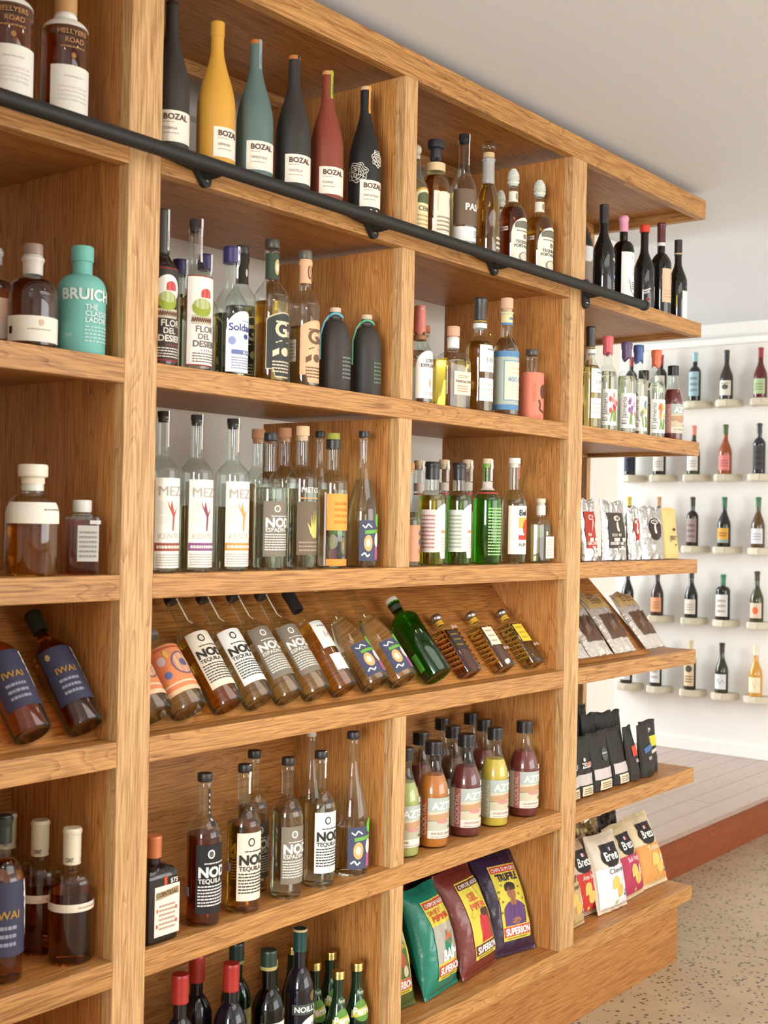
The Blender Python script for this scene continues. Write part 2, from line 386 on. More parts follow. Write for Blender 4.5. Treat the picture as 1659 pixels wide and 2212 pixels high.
# recessed ceiling downlights
DL = mat('downlight_trim', (235, 233, 228), .4)
em = bpy.data.materials.new('downlight_glow'); em.use_nodes = True
bb = em.node_tree.nodes['Principled BSDF']; bb.inputs['Emission Color'].default_value = (1, .8, .55, 1); bb.inputs['Emission Strength'].default_value = 25
for k, (x, yy) in enumerate([(-2.2, -.95), (-.9, -.95), (.4, -.95), (1.7, -.95), (3.0, -.95), (4.3, -.95)]):
    r = empty('downlight', (x, yy, CEIL)); tag(r, 'round recessed ceiling downlight, number %s from the left in the row along the shelves' % ('one', 'two', 'three', 'four', 'five', 'six')[k], 'light', 'ceiling downlights')
    V, F = lathe([(.075, -.001), (.075, -.008), (.05, -.008), (.05, -.001)], 20); obj('trim_ring', V, F, DL, r, True)
    V, F = lathe([(0, -.003), (.05, -.003)], 20); obj('bulb', V, F, em, r)
    l = bpy.data.lights.new('downlight_beam', 'SPOT'); l.energy = 8; l.color = (1, .82, .6); l.spot_size = R_(95); l.spot_blend = .6; l.shadow_soft_size = .05
    lo = bpy.data.objects.new('downlight_beam', l); COL.objects.link(lo); lo.location = (0, 0, -.02); lo.parent = r

# ------------------------------------------------------------------ the shelving unit
VX = oak(0, (196, 134, 70), (114, 64, 24), 'oak_veneer'); VZ = oak(2, (210, 148, 82), (134, 76, 30), 'oak_veneer_upright')    # veneered boards
OX, OY = (oak(a, (202, 149, 87), (116, 68, 26), 'oak_edging') for a in (0, 1))             # solid edgings
OZ = oak(2, (216, 174, 120), (136, 88, 42), 'oak_post')
L1, R1, L2, R2, L3, R3, ET, E1, PE, DEP = 0., .0815, .8695, .9215, 1.6997, 1.7846, 2.6505, 2.6295, 2.5215, .4644
ZS = {1: (2.1951, 2.2453), 2: (1.7712, 1.8192), 3: (1.3520, 1.4006), 4: (1.0292, 1.0791), 5: (.6068, .6579), 6: (.1896, .2389)}
T0B, T0T = 2.6219, 2.6899
LB = -.70                                            # left end of the unit, out of the picture
ED = .030
UNIT = empty('shelving_unit'); tag(UNIT, 'tall honey-oak shelving unit filled with bottles along the wall', 'shelving unit')
def shelf(x0, x1, zb, zt, deep=DEP, right_end=False, thick=.034):
    s = box('shelf', x0, x1-(.03 if right_end else 0), ED, deep-(.03 if right_end else 0), zt-thick, zt, VX, UNIT, .001)
    loc = s.location.copy()
    def sub(n, *a):
        o = box(n, *a); o.parent = s; o.location = o.location-loc
    sub('front_edging', x0, x1, 0, ED, zb, zt, OX, None, .0025)
    if right_end:
        sub('end_edging', x1-.03, x1, ED, deep, zb, zt, OY, None, .0025)
        sub('rear_edging', x0, x1-.03, deep-.03, deep, zb, zt, OX, None, .0025)
    return s
for k in (1, 2, 3, 4, 5):
    zb, zt = ZS[k]
    shelf(LB+.08, L1, zb, zt); shelf(R1, L3, zb, zt); shelf(R3, E1, zb, zt, right_end=True)
shelf(LB, ET, T0B, T0T, right_end=True)
shelf(LB, E1, *ZS[6], right_end=True)
def upright(name, x0, x1, z0, z1):
    s = box(name, x0+.0012, x1-.0012, ED, DEP, z0, z1, VZ, UNIT, .0008); l = s.location.copy()
    o = box('front_edging', x0, x1, 0, ED, z0, z1, OZ, None, .0025); o.parent = s; o.location = o.location-l
for x0, x1 in ((LB, LB+.08), (L1, R1), (L3, R3)): upright('upright_panel', x0, x1, ZS[6][1], T0B)
for z0, z1 in ((ZS[1][1], T0B), (ZS[2][1], ZS[1][0]), (ZS[3][1], ZS[2][0]), (ZS[5][1], ZS[4][0]), (ZS[6][1], ZS[5][0])): upright('divider', L2, R2, z0, z1)
# lower rows have a back board; the slanted display row has a sloping board
for x0, x1 in ((LB+.08, L1), (R1, L3)):
    box('back_board', x0, x1, .33, .348, ZS[6][1], ZS[4][0], VX, UNIT, .0008)
AL = math.atan(1.18)
def slant(x0, x1, x1t):
    y0, z0, y1, z1, t = .057, ZS[4][1], .2882, ZS[3][0], .02
    n = (math.sin(AL)*t, -math.cos(AL)*t)
    V = []
    for (yy, z_) in ((y0, z0), (y0+n[0], z0+.0*n[1])): V += [(x0, yy, z_), (x1, yy, z_)]
    for (yy, z_) in ((y1, z1), (y1+n[0], z1)): V += [(x0, yy, z_), (x1t, yy, z_)]
    obj('display_slope', V, [(0, 1, 5, 4), (2, 6, 7, 3), (0, 2, 3, 1), (4, 5, 7, 6), (0, 4, 6, 2), (1, 3, 7, 5)], VX, UNIT)
slant(LB+.08, L1, L1); slant(R1, L3, L3); slant(R3, 2.39, 2.318)
box('rear_post', 2.606, 2.6345, .44, .498, STEP, T0B, OZ, UNIT, .0015)
pl = box('plinth', LB, PE, .004, .42, 0, ZS[6][0], oak(0, (184, 126, 68), (124, 72, 30), 'oak_plinth'), UNIT, .002)

# ------------------------------------------------------------------ the ladder rail
BLK = mat('black_iron', (38, 35, 32), .55, .2, .4, (240., .2, .0008))
rail = empty('ladder_rail', (0, -.058, 2.221)); tag(rail, 'long black iron pipe rail running along the top shelf edge', 'rail')
tube('pipe', [(-1.05, 0, 0), (.0, 0, 0)], .0148, BLK, rail, 20)
tube('pipe', [(.0008, 0, 0), (2.062, 0, 0)], .0148, BLK, rail, 20)
tube('end_cap', [(2.058, 0, 0), (2.064, 0, 0), (2.072, 0, 0), (2.074, 0, 0)], [.0165, .0168, .0162, .013], BLK, rail, 20)
def bracket(x, style):
    b = empty('bracket', (x, 0, 0)); b.parent = rail
    zc = 2.204-2.221
    if style == 0:     # curved ear reaching down to the bolt
        pts = [(-.115, .010), (-.02, .012), (.0, .004)]+[(.014*math.cos(t), zc+.014*math.sin(t)) for t in [R_(a) for a in (40, 10, -20, -50, -80, -110, -140)]]+[(-.03, -.002), (-.07, .002)]
        prism('bracket_ear', [(p[0], p[1]) for p in pts], 1, .046, .0575, BLK, b)
    else:
        pts = [(.016*math.cos(R_(a)), .026+.016*math.sin(R_(a))) for a in (0, 45, 90, 135, 180)]+[(.016*math.cos(R_(a)), -.032+.016*math.sin(R_(a))) for a in (180, 225, 270, 315, 360)]
        prism('bracket_ear', pts, 1, .046, .0575, BLK, b)
    tube('bracket_arm', [(-.0, .054, -.004), (.0, .03, -.008), (.0, .0, -.004)], [.012, .009, .010], BLK, b, 12)
    V, F = lathe([(0, .004), (.0035, .0035), (.0048, 0)], 12)
    obj('bolt', [(v[0], .046-v[2], v[1]+(zc if style == 0 else -.030)) for v in V], F, metal((150, 145, 140), .25), b, True)
for x, s_ in ((-.62, 0), (.194, 0), (.745, 0), (1.271, 0), (1.778, 1)): bracket(x, s_)

# ------------------------------------------------------------------ bottles
def shoulder(kind, t):
    if kind == 'dome': return math.sqrt(max(0, 1-t*t))*.93+.07*(1-t)
    if kind == 'soft': return 1-(3*t*t-2*t**3)
    if kind == 'round': return math.cos(t*math.pi/2)**.75*(1-.12*t)
    if kind == 'slope': return (.5+.5*math.cos(math.pi*t))**.85
    if kind == 'cone': return (1-t)**.9
    if kind == 'sag': return .35*(1-t)+.65*(.5+.5*math.cos(math.pi*t))**1.15
    return 1-t
def bprofile(R, Hn, kind, rn, zs, zn, waist=1.0, lip=True, punt=.004):
    p = [(0, punt), (R*.6*waist, punt*.7), (R*.86*waist, 0), (R*.96*waist, .0015), (R*waist, .006)]
    if waist != 1: p.append((R*(1+waist)/2, zs*.4))
    p += [(R, zs-.001)]
    n = 11
    for i in range(n+1):
        t = i/n; p.append((rn+(R-rn)*shoulder(kind, t), zs+(zn-zs)*t))
    if lip: p += [(rn, Hn-.016), (rn*1.0, Hn-.012), (rn*1.16, Hn-.011), (rn*1.16, Hn-.004), (rn*1.05, Hn)]
    else: p += [(rn, Hn)]
    return p
def r_at(prof, z):
    for (r0, z0), (r1, z1) in zip(prof, prof[1:]):
        if z0 <= z <= z1 and z1 > z0: return r0+(r1-r0)*(z-z0)/(z1-z0)
    return prof[-1][0]
CORKC, CORKW = (196, 150, 104), (222, 190, 148)
GLASSY = {'clear': lambda c: thin_glass(), 'tint': thin_glass, 'dark': gloss, 'matte': matte}
ALL = {}
def bottle(label, x, y, z, H, R, kind='soft', rn=.37, zs=.62, zn=.75, glass=('clear', None), liq=None, fill=.6, caps=(), decals=(), rot=0, tilt=0,
           sq=2, ax=1, ay=1, flat=False, waist=1., lip=True, group=None, name='bottle', cat='bottle', seg=32, extra=None):
    """label, base position, height and body radius in metres; zs, zn, fill as fractions of the height; caps are stacked on the neck"""
    root = empty(name, (x, y, z), (tilt, 0, R_(rot)))
    tag(root, label, cat, group)
    over = sum(c[2] for c in caps if c[0] in ('cork', 'stopper', 'ball', 'pinecone', 'disc'))
    Hn = H-over; rn_ = rn*R
    prof = bprofile(R, Hn, kind, rn_, zs*H, zn*H, waist, lip)
    rnd = zs*H+.75*(zn-zs)*H if sq != 2 else None
    V, F = lathe(prof, seg, sq, ax, ay, rnd)
    gk, gc = glass
    body = obj('glass' if gk in ('clear', 'tint') else 'body', V, F, GLASSY[gk](gc), root, True)
    if liq is not None:
        th = .0018
        zf = fill*H; lp = []
        for r, zz in prof:
            if zz >= zf: break
            lp.append((max(0, r-th) if r > 0 else 0, zz+.0035 if zz < .01 else zz))
        lp += [(max(.001, r_at(prof, zf)-th), zf), (0, zf)]
        q = []
        for a in lp:
            if not q or a[1] >= q[-1][1]-1e-9 or len(q) < 4: q.append(a)
        V, F = lathe(q, seg, sq, ax, ay, rnd)
        lm = cloudy(liq[1]) if liq[0] == 'cloudy' else liquid(liq if isinstance(liq[0], int) else liq[1])
        obj('liquid', V, F, lm, root, True)
    top = Hn; zone = []
    for c in caps:
        t, col = c[0], c[1]; h = c[2]; k = c[3] if len(c) > 3 else 1.12; r = rn_*k
        if t == 'cork':
            pr = [(rn_*.85, top-.012), (rn_*.92, top), (r, top), (r*1.0, top+h*.85), (r*.95, top+h), (0, top+h)]; m = mat('cork', col, .8, 0, .2, (500., .4, .001)); nm = 'cork'; top += h
        elif t == 'stopper':
            pr = [(0, top+.0005), (r*.93, top+.0005), (r, top+.003), (r, top+h-.003), (r*.93, top+h), (0, top+h)]; m = plastic(col, .4) if len(c) < 5 else c[4]; nm = 'stopper'; top += h
        elif t == 'disc':
            pr = [(0, top+.0004), (r, top+.0004), (r, top+h), (0, top+h)]; m = mat('wood_disc', col, .7, 0, .2, (300., .3, .001)); nm = 'stopper_disc'; top += h
        elif t == 'ball':
            pr = [(rn_*.8, top-.01), (rn_*.9, top)]+[(r*math.sin(R_(a)), top+h/2-h/2*math.cos(R_(a))) for a in range(15, 180, 15)]+[(0, top+h)]; m = c[4]; nm = 'stopper'; top += h
        elif t == 'screw':
            pr = [(0, Hn-h+.0005), (r*.98, Hn-h)]
            n = 8
            for i in range(n): pr += [(r, Hn-h+h*(i+.1)/n), (r*.975, Hn-h+h*(i+.6)/n)]
            pr += [(r, Hn-.003), (r*.95, Hn+.001), (0, Hn+.001)]; m = plastic(col, .35) if len(c) < 5 else c[4]; nm = 'screw_cap'; zone.append((Hn-h, Hn, r))
        elif t == 'capsule':
            pr = [(rn_*1.0, Hn-h), (rn_*1.07*k/1.12, Hn-h+.0005)]
            for i in range(1, 9):
                zz = Hn-h+(h-.004)*i/8; pr.append((max(r_at(prof, zz)+.0012, rn_*k*.97), zz))
            pr += [(rn_*k, Hn-.002), (rn_*k*.94, Hn+.0012), (0, Hn+.0012)]; m = plastic(col, .38) if len(c) < 5 else c[4]; nm = 'capsule'; zone.append((Hn-h, Hn, rn_*k))
        elif t == 'wax':
            pr = [(rn_*1.02, Hn-h), (rn_*1.16, Hn-h+.003), (rn_*1.14, Hn-h*.5), (r*1.08, Hn-h*.4), (r*1.1, Hn-h*.1), (r, Hn+.002), (0, Hn+.003)]; m = mat('wax', col, .4, 0, .5, (150., .4, .002)); nm = 'wax_seal'; zone.append((Hn-h, Hn, r*1.1))
        elif t == 'collar':      # ring round the neck: (t, rgb, h, k, z_fraction)
            zc = c[4]*H; pr = [(r*.9, zc), (r, zc+.0008), (r, zc+h-.0008), (r*.9, zc+h)]; m = plastic(col, .5); nm = 'neck_band'
        elif t == 'pinecone':
            pr = [(rn_*.85, top-.008), (rn_*1.2, top), (rn_*1.35, top+.004), (rn_*1.0, top+.009)]
            n = 7
            for i in range(n):
                a = (i+.5)/n; rr = rn_*1.38*math.sqrt(max(.02, 1-(a*.97)**2.6))
                pr += [(rr*1.0, top+.01+(h-.012)*(i+.15)/n), (rr*.88, top+.01+(h-.012)*(i+.95)/n)]
            pr += [(0, top+h)]; m = mat('painted_cone', col, .4, 0, .5, (170., .9, .004)); nm = 'stopper'; top += h
        V, F = lathe(pr, 24, 8 if (t == 'stopper' and len(c) > 5) else 2)
        if t == 'wax': V = [(v[0], v[1], v[2]-(.006*(1+math.sin(3*math.atan2(v[1], v[0])+x*40)) if v[2] < Hn-h+.004 else 0)) for v in V]
        obj(nm, V, F, m, root, True)
    def fn(a, zf, off):
        zz = zf*H
        if flat: return (a*R*ax, -(R*ay+off), zz)
        r = r_at(prof, min(zz, Hn-.0001))
        for z0, z1, rz in zone:
            if z0-.004 <= zz <= z1+.02: r = max(r, rz)
        th = -math.pi/2+a
        return ((r+off)*math.cos(th), (r+off)*math.sin(th), zz)
    put_decals(Surf(fn, R, H), root, decals)
    if extra: extra(root)
    return root
CL = ('clear', None)
Z1, Z2, Z3, Z5, Z6 = ZS[1][1], ZS[2][1], ZS[3][1], ZS[5][1], ZS[6][1]
K = (30, 28, 27); W = (240, 236, 226); CR = (232, 222, 200)
CLQ = (246, 248, 236); AMB = (226, 150, 40); WHI = (196, 98, 22); REP = (238, 200, 110)

# ---- bay one: whiskies beside the left upright
gA = 'whisky bottles at the left end of the unit'
HEL = dict(kind='dome', rn=.40, zs=.66, zn=.76, glass=CL, liq=WHI, fill=.72, group=gA,
           caps=[('stopper', (196, 150, 95), .05, 1.2, mat('stopper_wood', (196, 150, 95), .6)), ('capsule', W, .035, 1.13)])
def hel(a): return [('L', a, a+150, .06, .40, W), ('F', a+34, a+84, .31, .33, 1, (206, 200, 190)), ('F', a+20, a+100, .14, .26, 4, (226, 221, 212)), ('N',), ('T', 'HELLYERS', a+16, .62, .036, (190, 140, 90)), ('T', 'ROAD', a+34, .56, .036, (190, 140, 90)), ('F', a+24, a+85, .515, .545, 1, (170, 120, 70)), ('Q', a+50, a+62, .45, .49, (170, 120, 70), 'oval')]
bottle('amber whisky bottle cut by the left picture edge, above the black rail', -.238, .055, Z1, .262, .0437, decals=hel(-80), **HEL)
bottle('amber whisky bottle with white label and wooden stopper, next to the top-left upright', -.114, .055, Z1, .262, .0437, decals=hel(-72), **HEL)
bottle('dark whisky bottle at the left picture edge, behind the round-shouldered one', -.200, .14, Z2, .19, .036, kind='dome', rn=.36, zs=.6, zn=.72, liq=(120, 60, 40), fill=.68, caps=[('capsule', (205, 200, 196), .03)], group=gA, decals=[('L', -75, 60, .1, .5, W)])
bottle('round-shouldered brown whisky bottle with clear-wrapped stopper, left of the turquoise bottle', -.172, .06, Z2, .194, .0463, kind='dome', rn=.37, zs=.5, zn=.68, liq=(150, 72, 42), fill=.66, group=gA,
       caps=[('stopper', (150, 130, 115), .022, 1.05), ('capsule', (214, 206, 200), .035, 1.1)],
       decals=[('L', -100, 78, .05, .29, (238, 234, 220)), ('F', -45, 10, .15, .18, 1, (196, 186, 170)), ('Q', -92, -82, .12, .19, K), ('Q', -20, -8, .2, .26, (220, 190, 160), 'oval')])
bottle('turquoise painted whisky bottle with white lettering', -.063, .055, Z2, .209, .0455, kind='dome', rn=.42, zs=.60, zn=.74, glass=('matte', (118, 188, 178)), lip=False, group=gA,
       caps=[('stopper', (118, 190, 180), .030, 1.12, matte((118, 190, 180)))],
       decals=[('T', 'BRUICHLADDICH', -88, .49, .10, (226, 238, 232), .03), ('T', 'THE', -30, .40, .048, (214, 232, 226), .02), ('T', 'CLASSIC', -30, .342, .048, (214, 232, 226), .02), ('T', 'LADDIE', -30, .284, .048, (214, 232, 226), .02), ('F', -30, 40, .10, .26, 5, (178, 216, 208)), ('T', '50%', -78, .15, .03, (190, 220, 212))])
bottle('bottle with pale patterned label at the left picture edge, beside the wide-banded decanter', -.283, .06, Z3, .22, .041, liq=REP, fill=.6, caps=[('cork', CORKC, .02)], group=gA, decals=[('L', -70, 75, .05, .62, (222, 226, 206)), ('P', -60, 60, .4, .55, (190, 120, 90)), ('P', -60, 70, .12, .3, (236, 232, 214))])
bottle('wide amber decanter with broad cream neck band and round stopper', -.162, .06, Z3, .206, .0481, kind='dome', rn=.40, zs=.55, zn=.74, liq=(232, 150, 36), fill=.62, group=gA,
       caps=[('disc', (236, 226, 204), .012, 1.12), ('stopper', (240, 232, 214), .024, 1.42), ('collar', (244, 240, 230), .028, 1.04, .76)],
       decals=[('L', -110, 78, .47, .66, (242, 238, 226)), ('F', -10, 50, .58, .61, 1, (150, 140, 120))])
bottle('small square amber bottle with silver label, beside the left upright', -.046, .062, Z3, .143, .0325, kind='dome', rn=.5, zs=.76, zn=.82, sq=7, flat=True, rot=-32, liq=(214, 92, 24), fill=.74, group=gA, seg=40,
       caps=[('stopper', (226, 224, 220), .024, 1.12)],
       decals=[('L', -20, 50, .18, .66, (202, 198, 190)), ('F', -14, 44, .22, .6, 6, (150, 146, 140)), ('L', 20, 56, .68, .73, (220, 214, 206))])
# ---- bay one, standing whiskies low down
gE = 'amber whiskies with cream caps low on the left'
CO = dict(kind='dome', rn=.36, zs=.60, zn=.70, liq=(170, 76, 24), fill=.53, group=gE)
def co(x, y, h, lab): bottle(lab, x, y, Z5, h, .0427, caps=[('capsule', (234, 224, 196), .068, 1.16)], decals=[('L', -125, 60, .405, .465, (236, 224, 206)), ('F', -20, 45, .42, .45, 1, (190, 170, 150)), ('N',), ('T', 'COAST', -75, .76, .03, K, .02), ('T', 'COAST', 18, .76, .03, K, .02)], **CO)
co(-.046, .071, .253, 'cream-capped amber whisky bottle at the front, nearest the left upright')
co(-.052, .163, .254, 'cream-capped whisky bottle directly behind the front one by the left upright')
co(-.062, .256, .254, 'cream-capped whisky bottle third back from the shelf edge, far left')
co(-.175, .27, .262, 'cream-capped whisky bottle deepest in the far-left compartment')
IW = [('L', -80, 62, .17, .62, (62, 62, 84)), ('T', 'IWAI', -52, .40, .05, (176, 132, 62), .02), ('F', -52, 5, .22, .37, 3, (150, 150, 168)), ('Q', -62, -48, .53, .58, (186, 160, 104), 'oval'),
      ('G', [(28, .60), (34, .56), (30, .52), (40, .5), (34, .46), (42, .42), (38, .35), (48, .3), (44, .26), (54, .28), (50, .4), (46, .52), (38, .62)], (226, 222, 214))]
bottle('blue-labelled whisky bottle standing at the lower left picture edge', -.192, .085, Z5, .30, .040, kind='round', rn=.36, zs=.6, zn=.75, liq=(214, 120, 30), fill=.74, caps=[('capsule', (30, 40, 34), .05)], decals=IW, group=gE)
# ---- slanted row
TL = -(math.pi/2-AL)
gD = 'bottles lying on the sloping display'
def lying(label, x, H, R, off=.0, **kw):
    # axis at R above the slope, base on the lip behind the edging
    hd = R*kw.get('ay', 1)+.001
    yb, zb = .057+.004*math.cos(AL)-math.sin(AL)*hd, 1.0791+.004*math.sin(AL)+math.cos(AL)*hd
    return bottle(label, x, yb, zb, H, R, tilt=TL, group=gD, **kw)
for x, l in ((-.172, 'blue-labelled whisky lying on the slope, cut by the left picture edge'), (-.052, 'blue-labelled whisky lying on the slope beside the left upright')):
    lying(l, x, .272, .0385, kind='round', rn=.37, zs=.62, zn=.76, liq=(190, 98, 30), fill=.8, caps=[('capsule', (34, 44, 36), .045, 1.2)], decals=IW)

# ---- bay two, top row: six matte mezcal bottles
gB = 'matte painted bottles above the rail'
MZ = dict(kind='slope', rn=.335, zs=.42, zn=.83, lip=False, group=gB)
def boz(i, x, a, glass, capc, strip, lab, H=.327, R=.0405, extra=(), cork=True):
    dec = [('L', a, a+140, .09, .285, (238, 230, 212)), ('T', 'BOZAL', a+13, .228, .036, (92, 66, 58), .03), ('F', a+13, a+45, .207, .217, 1, (170, 150, 136)), ('T', ('TOBALA', 'ESPADIN', 'TEPEZTATE', 'CASTILLA', 'CUISHE', 'ANCESTRAL')[i], a+14, .165, .016, (150, 132, 120)), ('F', a+14, a+60, .135, .15, 1, (186, 172, 156))]
    if strip: dec += [('N',), ('L', -18, 12, .80, 1.003, strip), ('V', 'BOZAL', 2, .83, .018, (70, 62, 60))]
    dec = list(extra)+[('N',)]+dec
    bottle(lab, x, .055, Z1, H, R, glass=('matte', glass), caps=[('cork', capc, .009, 1.0)] if cork else [('capsule', glass, .03, 1.12, matte(glass))], decals=dec, **MZ)
boz(0, .151, -75, (52, 47, 43), (52, 40, 34), None, 'matte charcoal mezcal bottle touching the left upright on the top row', R=.039)
boz(1, .280, -50, (214, 158, 60), (214, 158, 60), None, 'mustard yellow matte mezcal bottle', H=.325, R=.041, cork=False)
boz(2, .398, -70, (92, 112, 106), (196, 116, 60), (140, 158, 160), 'grey-green matte mezcal bottle', H=.324, R=.041)
boz(3, .523, -72, (54, 49, 45), (196, 122, 70), (58, 52, 48), 'matte charcoal mezcal bottle between the grey-green and the brick-red bottles', H=.328)
boz(4, .640, -73, (134, 62, 42), (206, 150, 96), (152, 182, 50), 'brick-red matte mezcal bottle with lime neck strip', R=.0399)
def rose(ca, cz, ra, rz, n=7):
    o = []
    for k in range(5):
        s = 1-k*.2; p = []
        for i in range(n*4+1):
            t = 2*math.pi*i/(n*4); q = s*(1+.12*math.sin(t*(n-k)+k)); p.append((ca+ra*q*math.cos(t), cz+rz*q*math.sin(t)))
        o.append(('S', p, .0045, (226, 218, 200)))
    for i in range(n): t = 2*math.pi*i/n; o.append(('S', [(ca+ra*.2*math.cos(t), cz+rz*.2*math.sin(t)), (ca+ra*math.cos(t+.3), cz+rz*math.sin(t+.3))], .004, (226, 218, 200)))
    return o
boz(5, .782, -66, (34, 32, 30), (214, 176, 130), (236, 156, 66), 'black mezcal bottle with white line flowers and orange neck strip', H=.331, R=.0394, extra=rose(-78, .34, 38, .07)+rose(2, .45, 26, .06)+[('S', [(-50, .07), (-40, .045), (-25, .07), (-10, .04), (0, .07), (12, .04), (20, .065)], .008, (226, 218, 200))])

# ---- bay two, second row
gC = 'spirits on the second row, middle bay'
SP = dict(rn=.40, zs=.60, zn=.735, group=gC)
def flor(dark):
    bg = (58, 50, 44) if dark else (238, 234, 222); tx = (222, 214, 200) if dark else (110, 100, 88)
    return [('L', -70, 75, .03, .62, (150, 52, 48)), ('P', -67, 72, .04, .61, bg), ('Q', -58, 28, .40, .575, (238, 234, 226) if dark else bg, 'oval'), ('Q', -52, 18, .35, .47, (150, 164, 52), 'oval'), ('Q', -24, 14, .475, .535, (190, 56, 44), 'arch'), ('Q', -52, 22, .30, .36, (196, 186, 160)),
            ('S', [(-52+3.8*i, .315+.03*(i % 2)) for i in range(20)], .008, (110, 70, 50)), ('T', 'FLOR', -40, .25, .042, tx, .02), ('T', 'DEL', -32, .205, .036, tx, .02), ('T', 'DESIERTO', -48, .155, .04, tx, .03), ('P', -20, 50, .125, .14, (150, 60, 50)), ('F', -48, 55, .05, .12, 4, tx)]
bottle('dark-labelled sotol bottle half hidden by the left upright, second row', .135, .055, Z2, .321, .0355, glass=('dark', (46, 34, 28)), caps=[('capsule', (60, 56, 54), .09, 1.2)], decals=flor(True)+[('N',), ('L', 0, 22, .74, 1.0, (206, 204, 200)), ('V', 'DESIERTO', 10, .76, .016, (90, 84, 80))], **SP)
bottle('clear sotol bottle with white label and red-bordered cactus picture', .230, .055, Z2, .320, .0368, liq=(240, 240, 214), fill=.50, caps=[('cork', (60, 54, 50), .014, 1.0)], decals=flor(False)+[('N',), ('L', -5, 22, .72, 1.004, (222, 214, 214)), ('S', [(-5, .72), (-5, 1.0)], .006, (170, 70, 70)), ('V', 'SOTOL', 12, .8, .02, (150, 120, 120))], **SP)
SOL = [('L', -58, 74, .03, .50, (240, 240, 240), 'arch'), ('T', 'Soldadito', -50, .345, .058, (66, 78, 140), .015), ('F', -5, 60, .415, .43, 1, (150, 156, 190)), ('Q', -50, -26, .235, .30, (150, 160, 200), 'oval'), ('Q', 2, 24, .285, .325, (70, 82, 144), 'oval'), ('P', -40, 66, .165, .20, (112, 122, 172)), ('T', 'BLANCO', 0, .172, .022, (236, 236, 240)), ('F', -40, 60, .05, .15, 5, (150, 154, 180))]
bottle('arched-label tequila bottle with navy cap and white seal, second row', .335, .055, Z2, .281, .0386, liq=(240, 242, 222), fill=.48, caps=[('screw', (56, 48, 98), .034, 1.22)], decals=SOL+[('N',), ('L', -2, 26, .76, 1.004, (226, 226, 230)), ('Q', 4, 12, .86, .9, (80, 84, 150), 'oval'), ('Q', 4, 12, .94, .98, (80, 84, 150), 'oval')], rn=.40, zs=.52, zn=.72, group=gC)
for x, yy, h, l in ((.288, .165, .258, 'navy-capped bottle behind, between the two sotol bottles'), (.366, .17, .284, 'navy-capped bottle behind, between the white sotol and the arched-label tequila')):
    bottle(l, x, yy, Z2, h, .036, liq=(240, 242, 222), fill=.48, caps=[('screw', (52, 44, 92), .034, 1.22)], decals=[('L', -58, 74, .03, .5, (230, 230, 232), 'arch'), ('N',), ('L', 0, 26, .76, 1.0, (226, 226, 230))], rn=.40, zs=.52, zn=.72, group=gC)
def gus(bg, tx, br):
    return [('L', -62, 76, .03, .485, br, 'tongue'), ('P', -59, 73, .04, .475, bg, 'tongue'), ('T', 'G', -34, .315, .105, tx, .03), ('T', 'usto', 2, .318, .06, tx, .02), ('F', -30, 60, .40, .43, 1, tx), ('S', [(-30, .27), (-10, .285), (20, .275), (50, .29)], .008, tx), ('Q', -40, -18, .17, .235, tx, 'diag'), ('Q', -10, 26, .18, .24, tx, 'oval'), ('F', -40, 66, .06, .15, 4, tx)]
bottle('golden bottle with black gothic-G label and green-seal neck', .462, .055, Z2, .322, .039, liq=(236, 206, 100), fill=.56, caps=[('stopper', (70, 62, 54), .02, 1.1)], decals=gus((58, 60, 58), (218, 204, 170), (206, 192, 150))+[('N',), ('L', -110, 60, .72, .90, (60, 74, 56)), ('Q', -25, 25, .75, .86, (190, 176, 120), 'oval'), ('Q', -12, 14, .775, .83, (226, 220, 200), 'oval')], **SP)
bottle('dark-necked bottle behind, between the arched-label and gothic-G bottles', .462, .15, Z2, .320, .0365, liq=(90, 74, 40), fill=.56, caps=[('stopper', (64, 58, 52), .02, 1.1)], decals=gus((58, 60, 58), (218, 204, 170), (206, 192, 150))+[('N',), ('L', -110, 60, .72, .94, (56, 50, 40)), ('Q', -12, 14, .775, .83, (226, 220, 200), 'oval')], **SP)
bottle('clear bottle with salmon gothic-G label', .573, .055, Z2, .317, .0356, liq=(236, 236, 206), fill=.44, caps=[('stopper', (96, 88, 78), .02, 1.1)], decals=gus((232, 180, 138), (110, 84, 60), (226, 174, 132))+[('N',), ('L', -100, 60, .76, .935, (228, 176, 134)), ('Q', -24, 26, .79, .9, (70, 52, 46), 'oval'), ('Q', -16, 30, .80, .89, (228, 176, 134), 'oval'), ('N',), ('L', -112, -78, .18, .34, (226, 222, 214)), ('F', -110, -80, .2, .32, 5, (170, 164, 160))], **SP)
def string(rgb):
    def go(root):
        R = .0392*.30; zt = .182
        pts = [(R*1.5*math.cos(t), R*1.5*math.sin(t), zt+.004*math.sin(2*t)) for t in [2*math.pi*i/20 for i in range(21)]]
        tube('cord_ring', pts, .003, mat('cord', rgb, .8), root, 6)
        th = R_(-90-105)
        tube('cord_tail', [(R*1.5*math.cos(th), R*1.5*math.sin(th), zt), (.031*math.cos(th), .031*math.sin(th), .165), (.0415*math.cos(th), .0415*math.sin(th), .135), (.0418*math.cos(th), .0418*math.sin(th), .075)], .0024, mat('cord', rgb, .8), root, 6)
    return go
for x, rgb, tx, l in ((.683, (112, 180, 196), (120, 130, 120), 'black clay jug bottle tied with a pale blue cord'), (.802, (104, 176, 140), (96, 120, 84), 'black clay jug bottle tied with a mint green cord')):
    bottle(l, x, .055, Z2, .201, .0380 if x < .75 else .037, kind='dome', rn=.34, zs=.55, zn=.86, glass=('matte', (56, 50, 45)), caps=[('cork', (214, 186, 158), .011, 1.05), ('collar', (170, 160, 150), .010, 1.12, .885)], group='black clay jug bottles', extra=string(rgb),
           decals=[('F', -20, 30, .14, .42, 6, tx)])
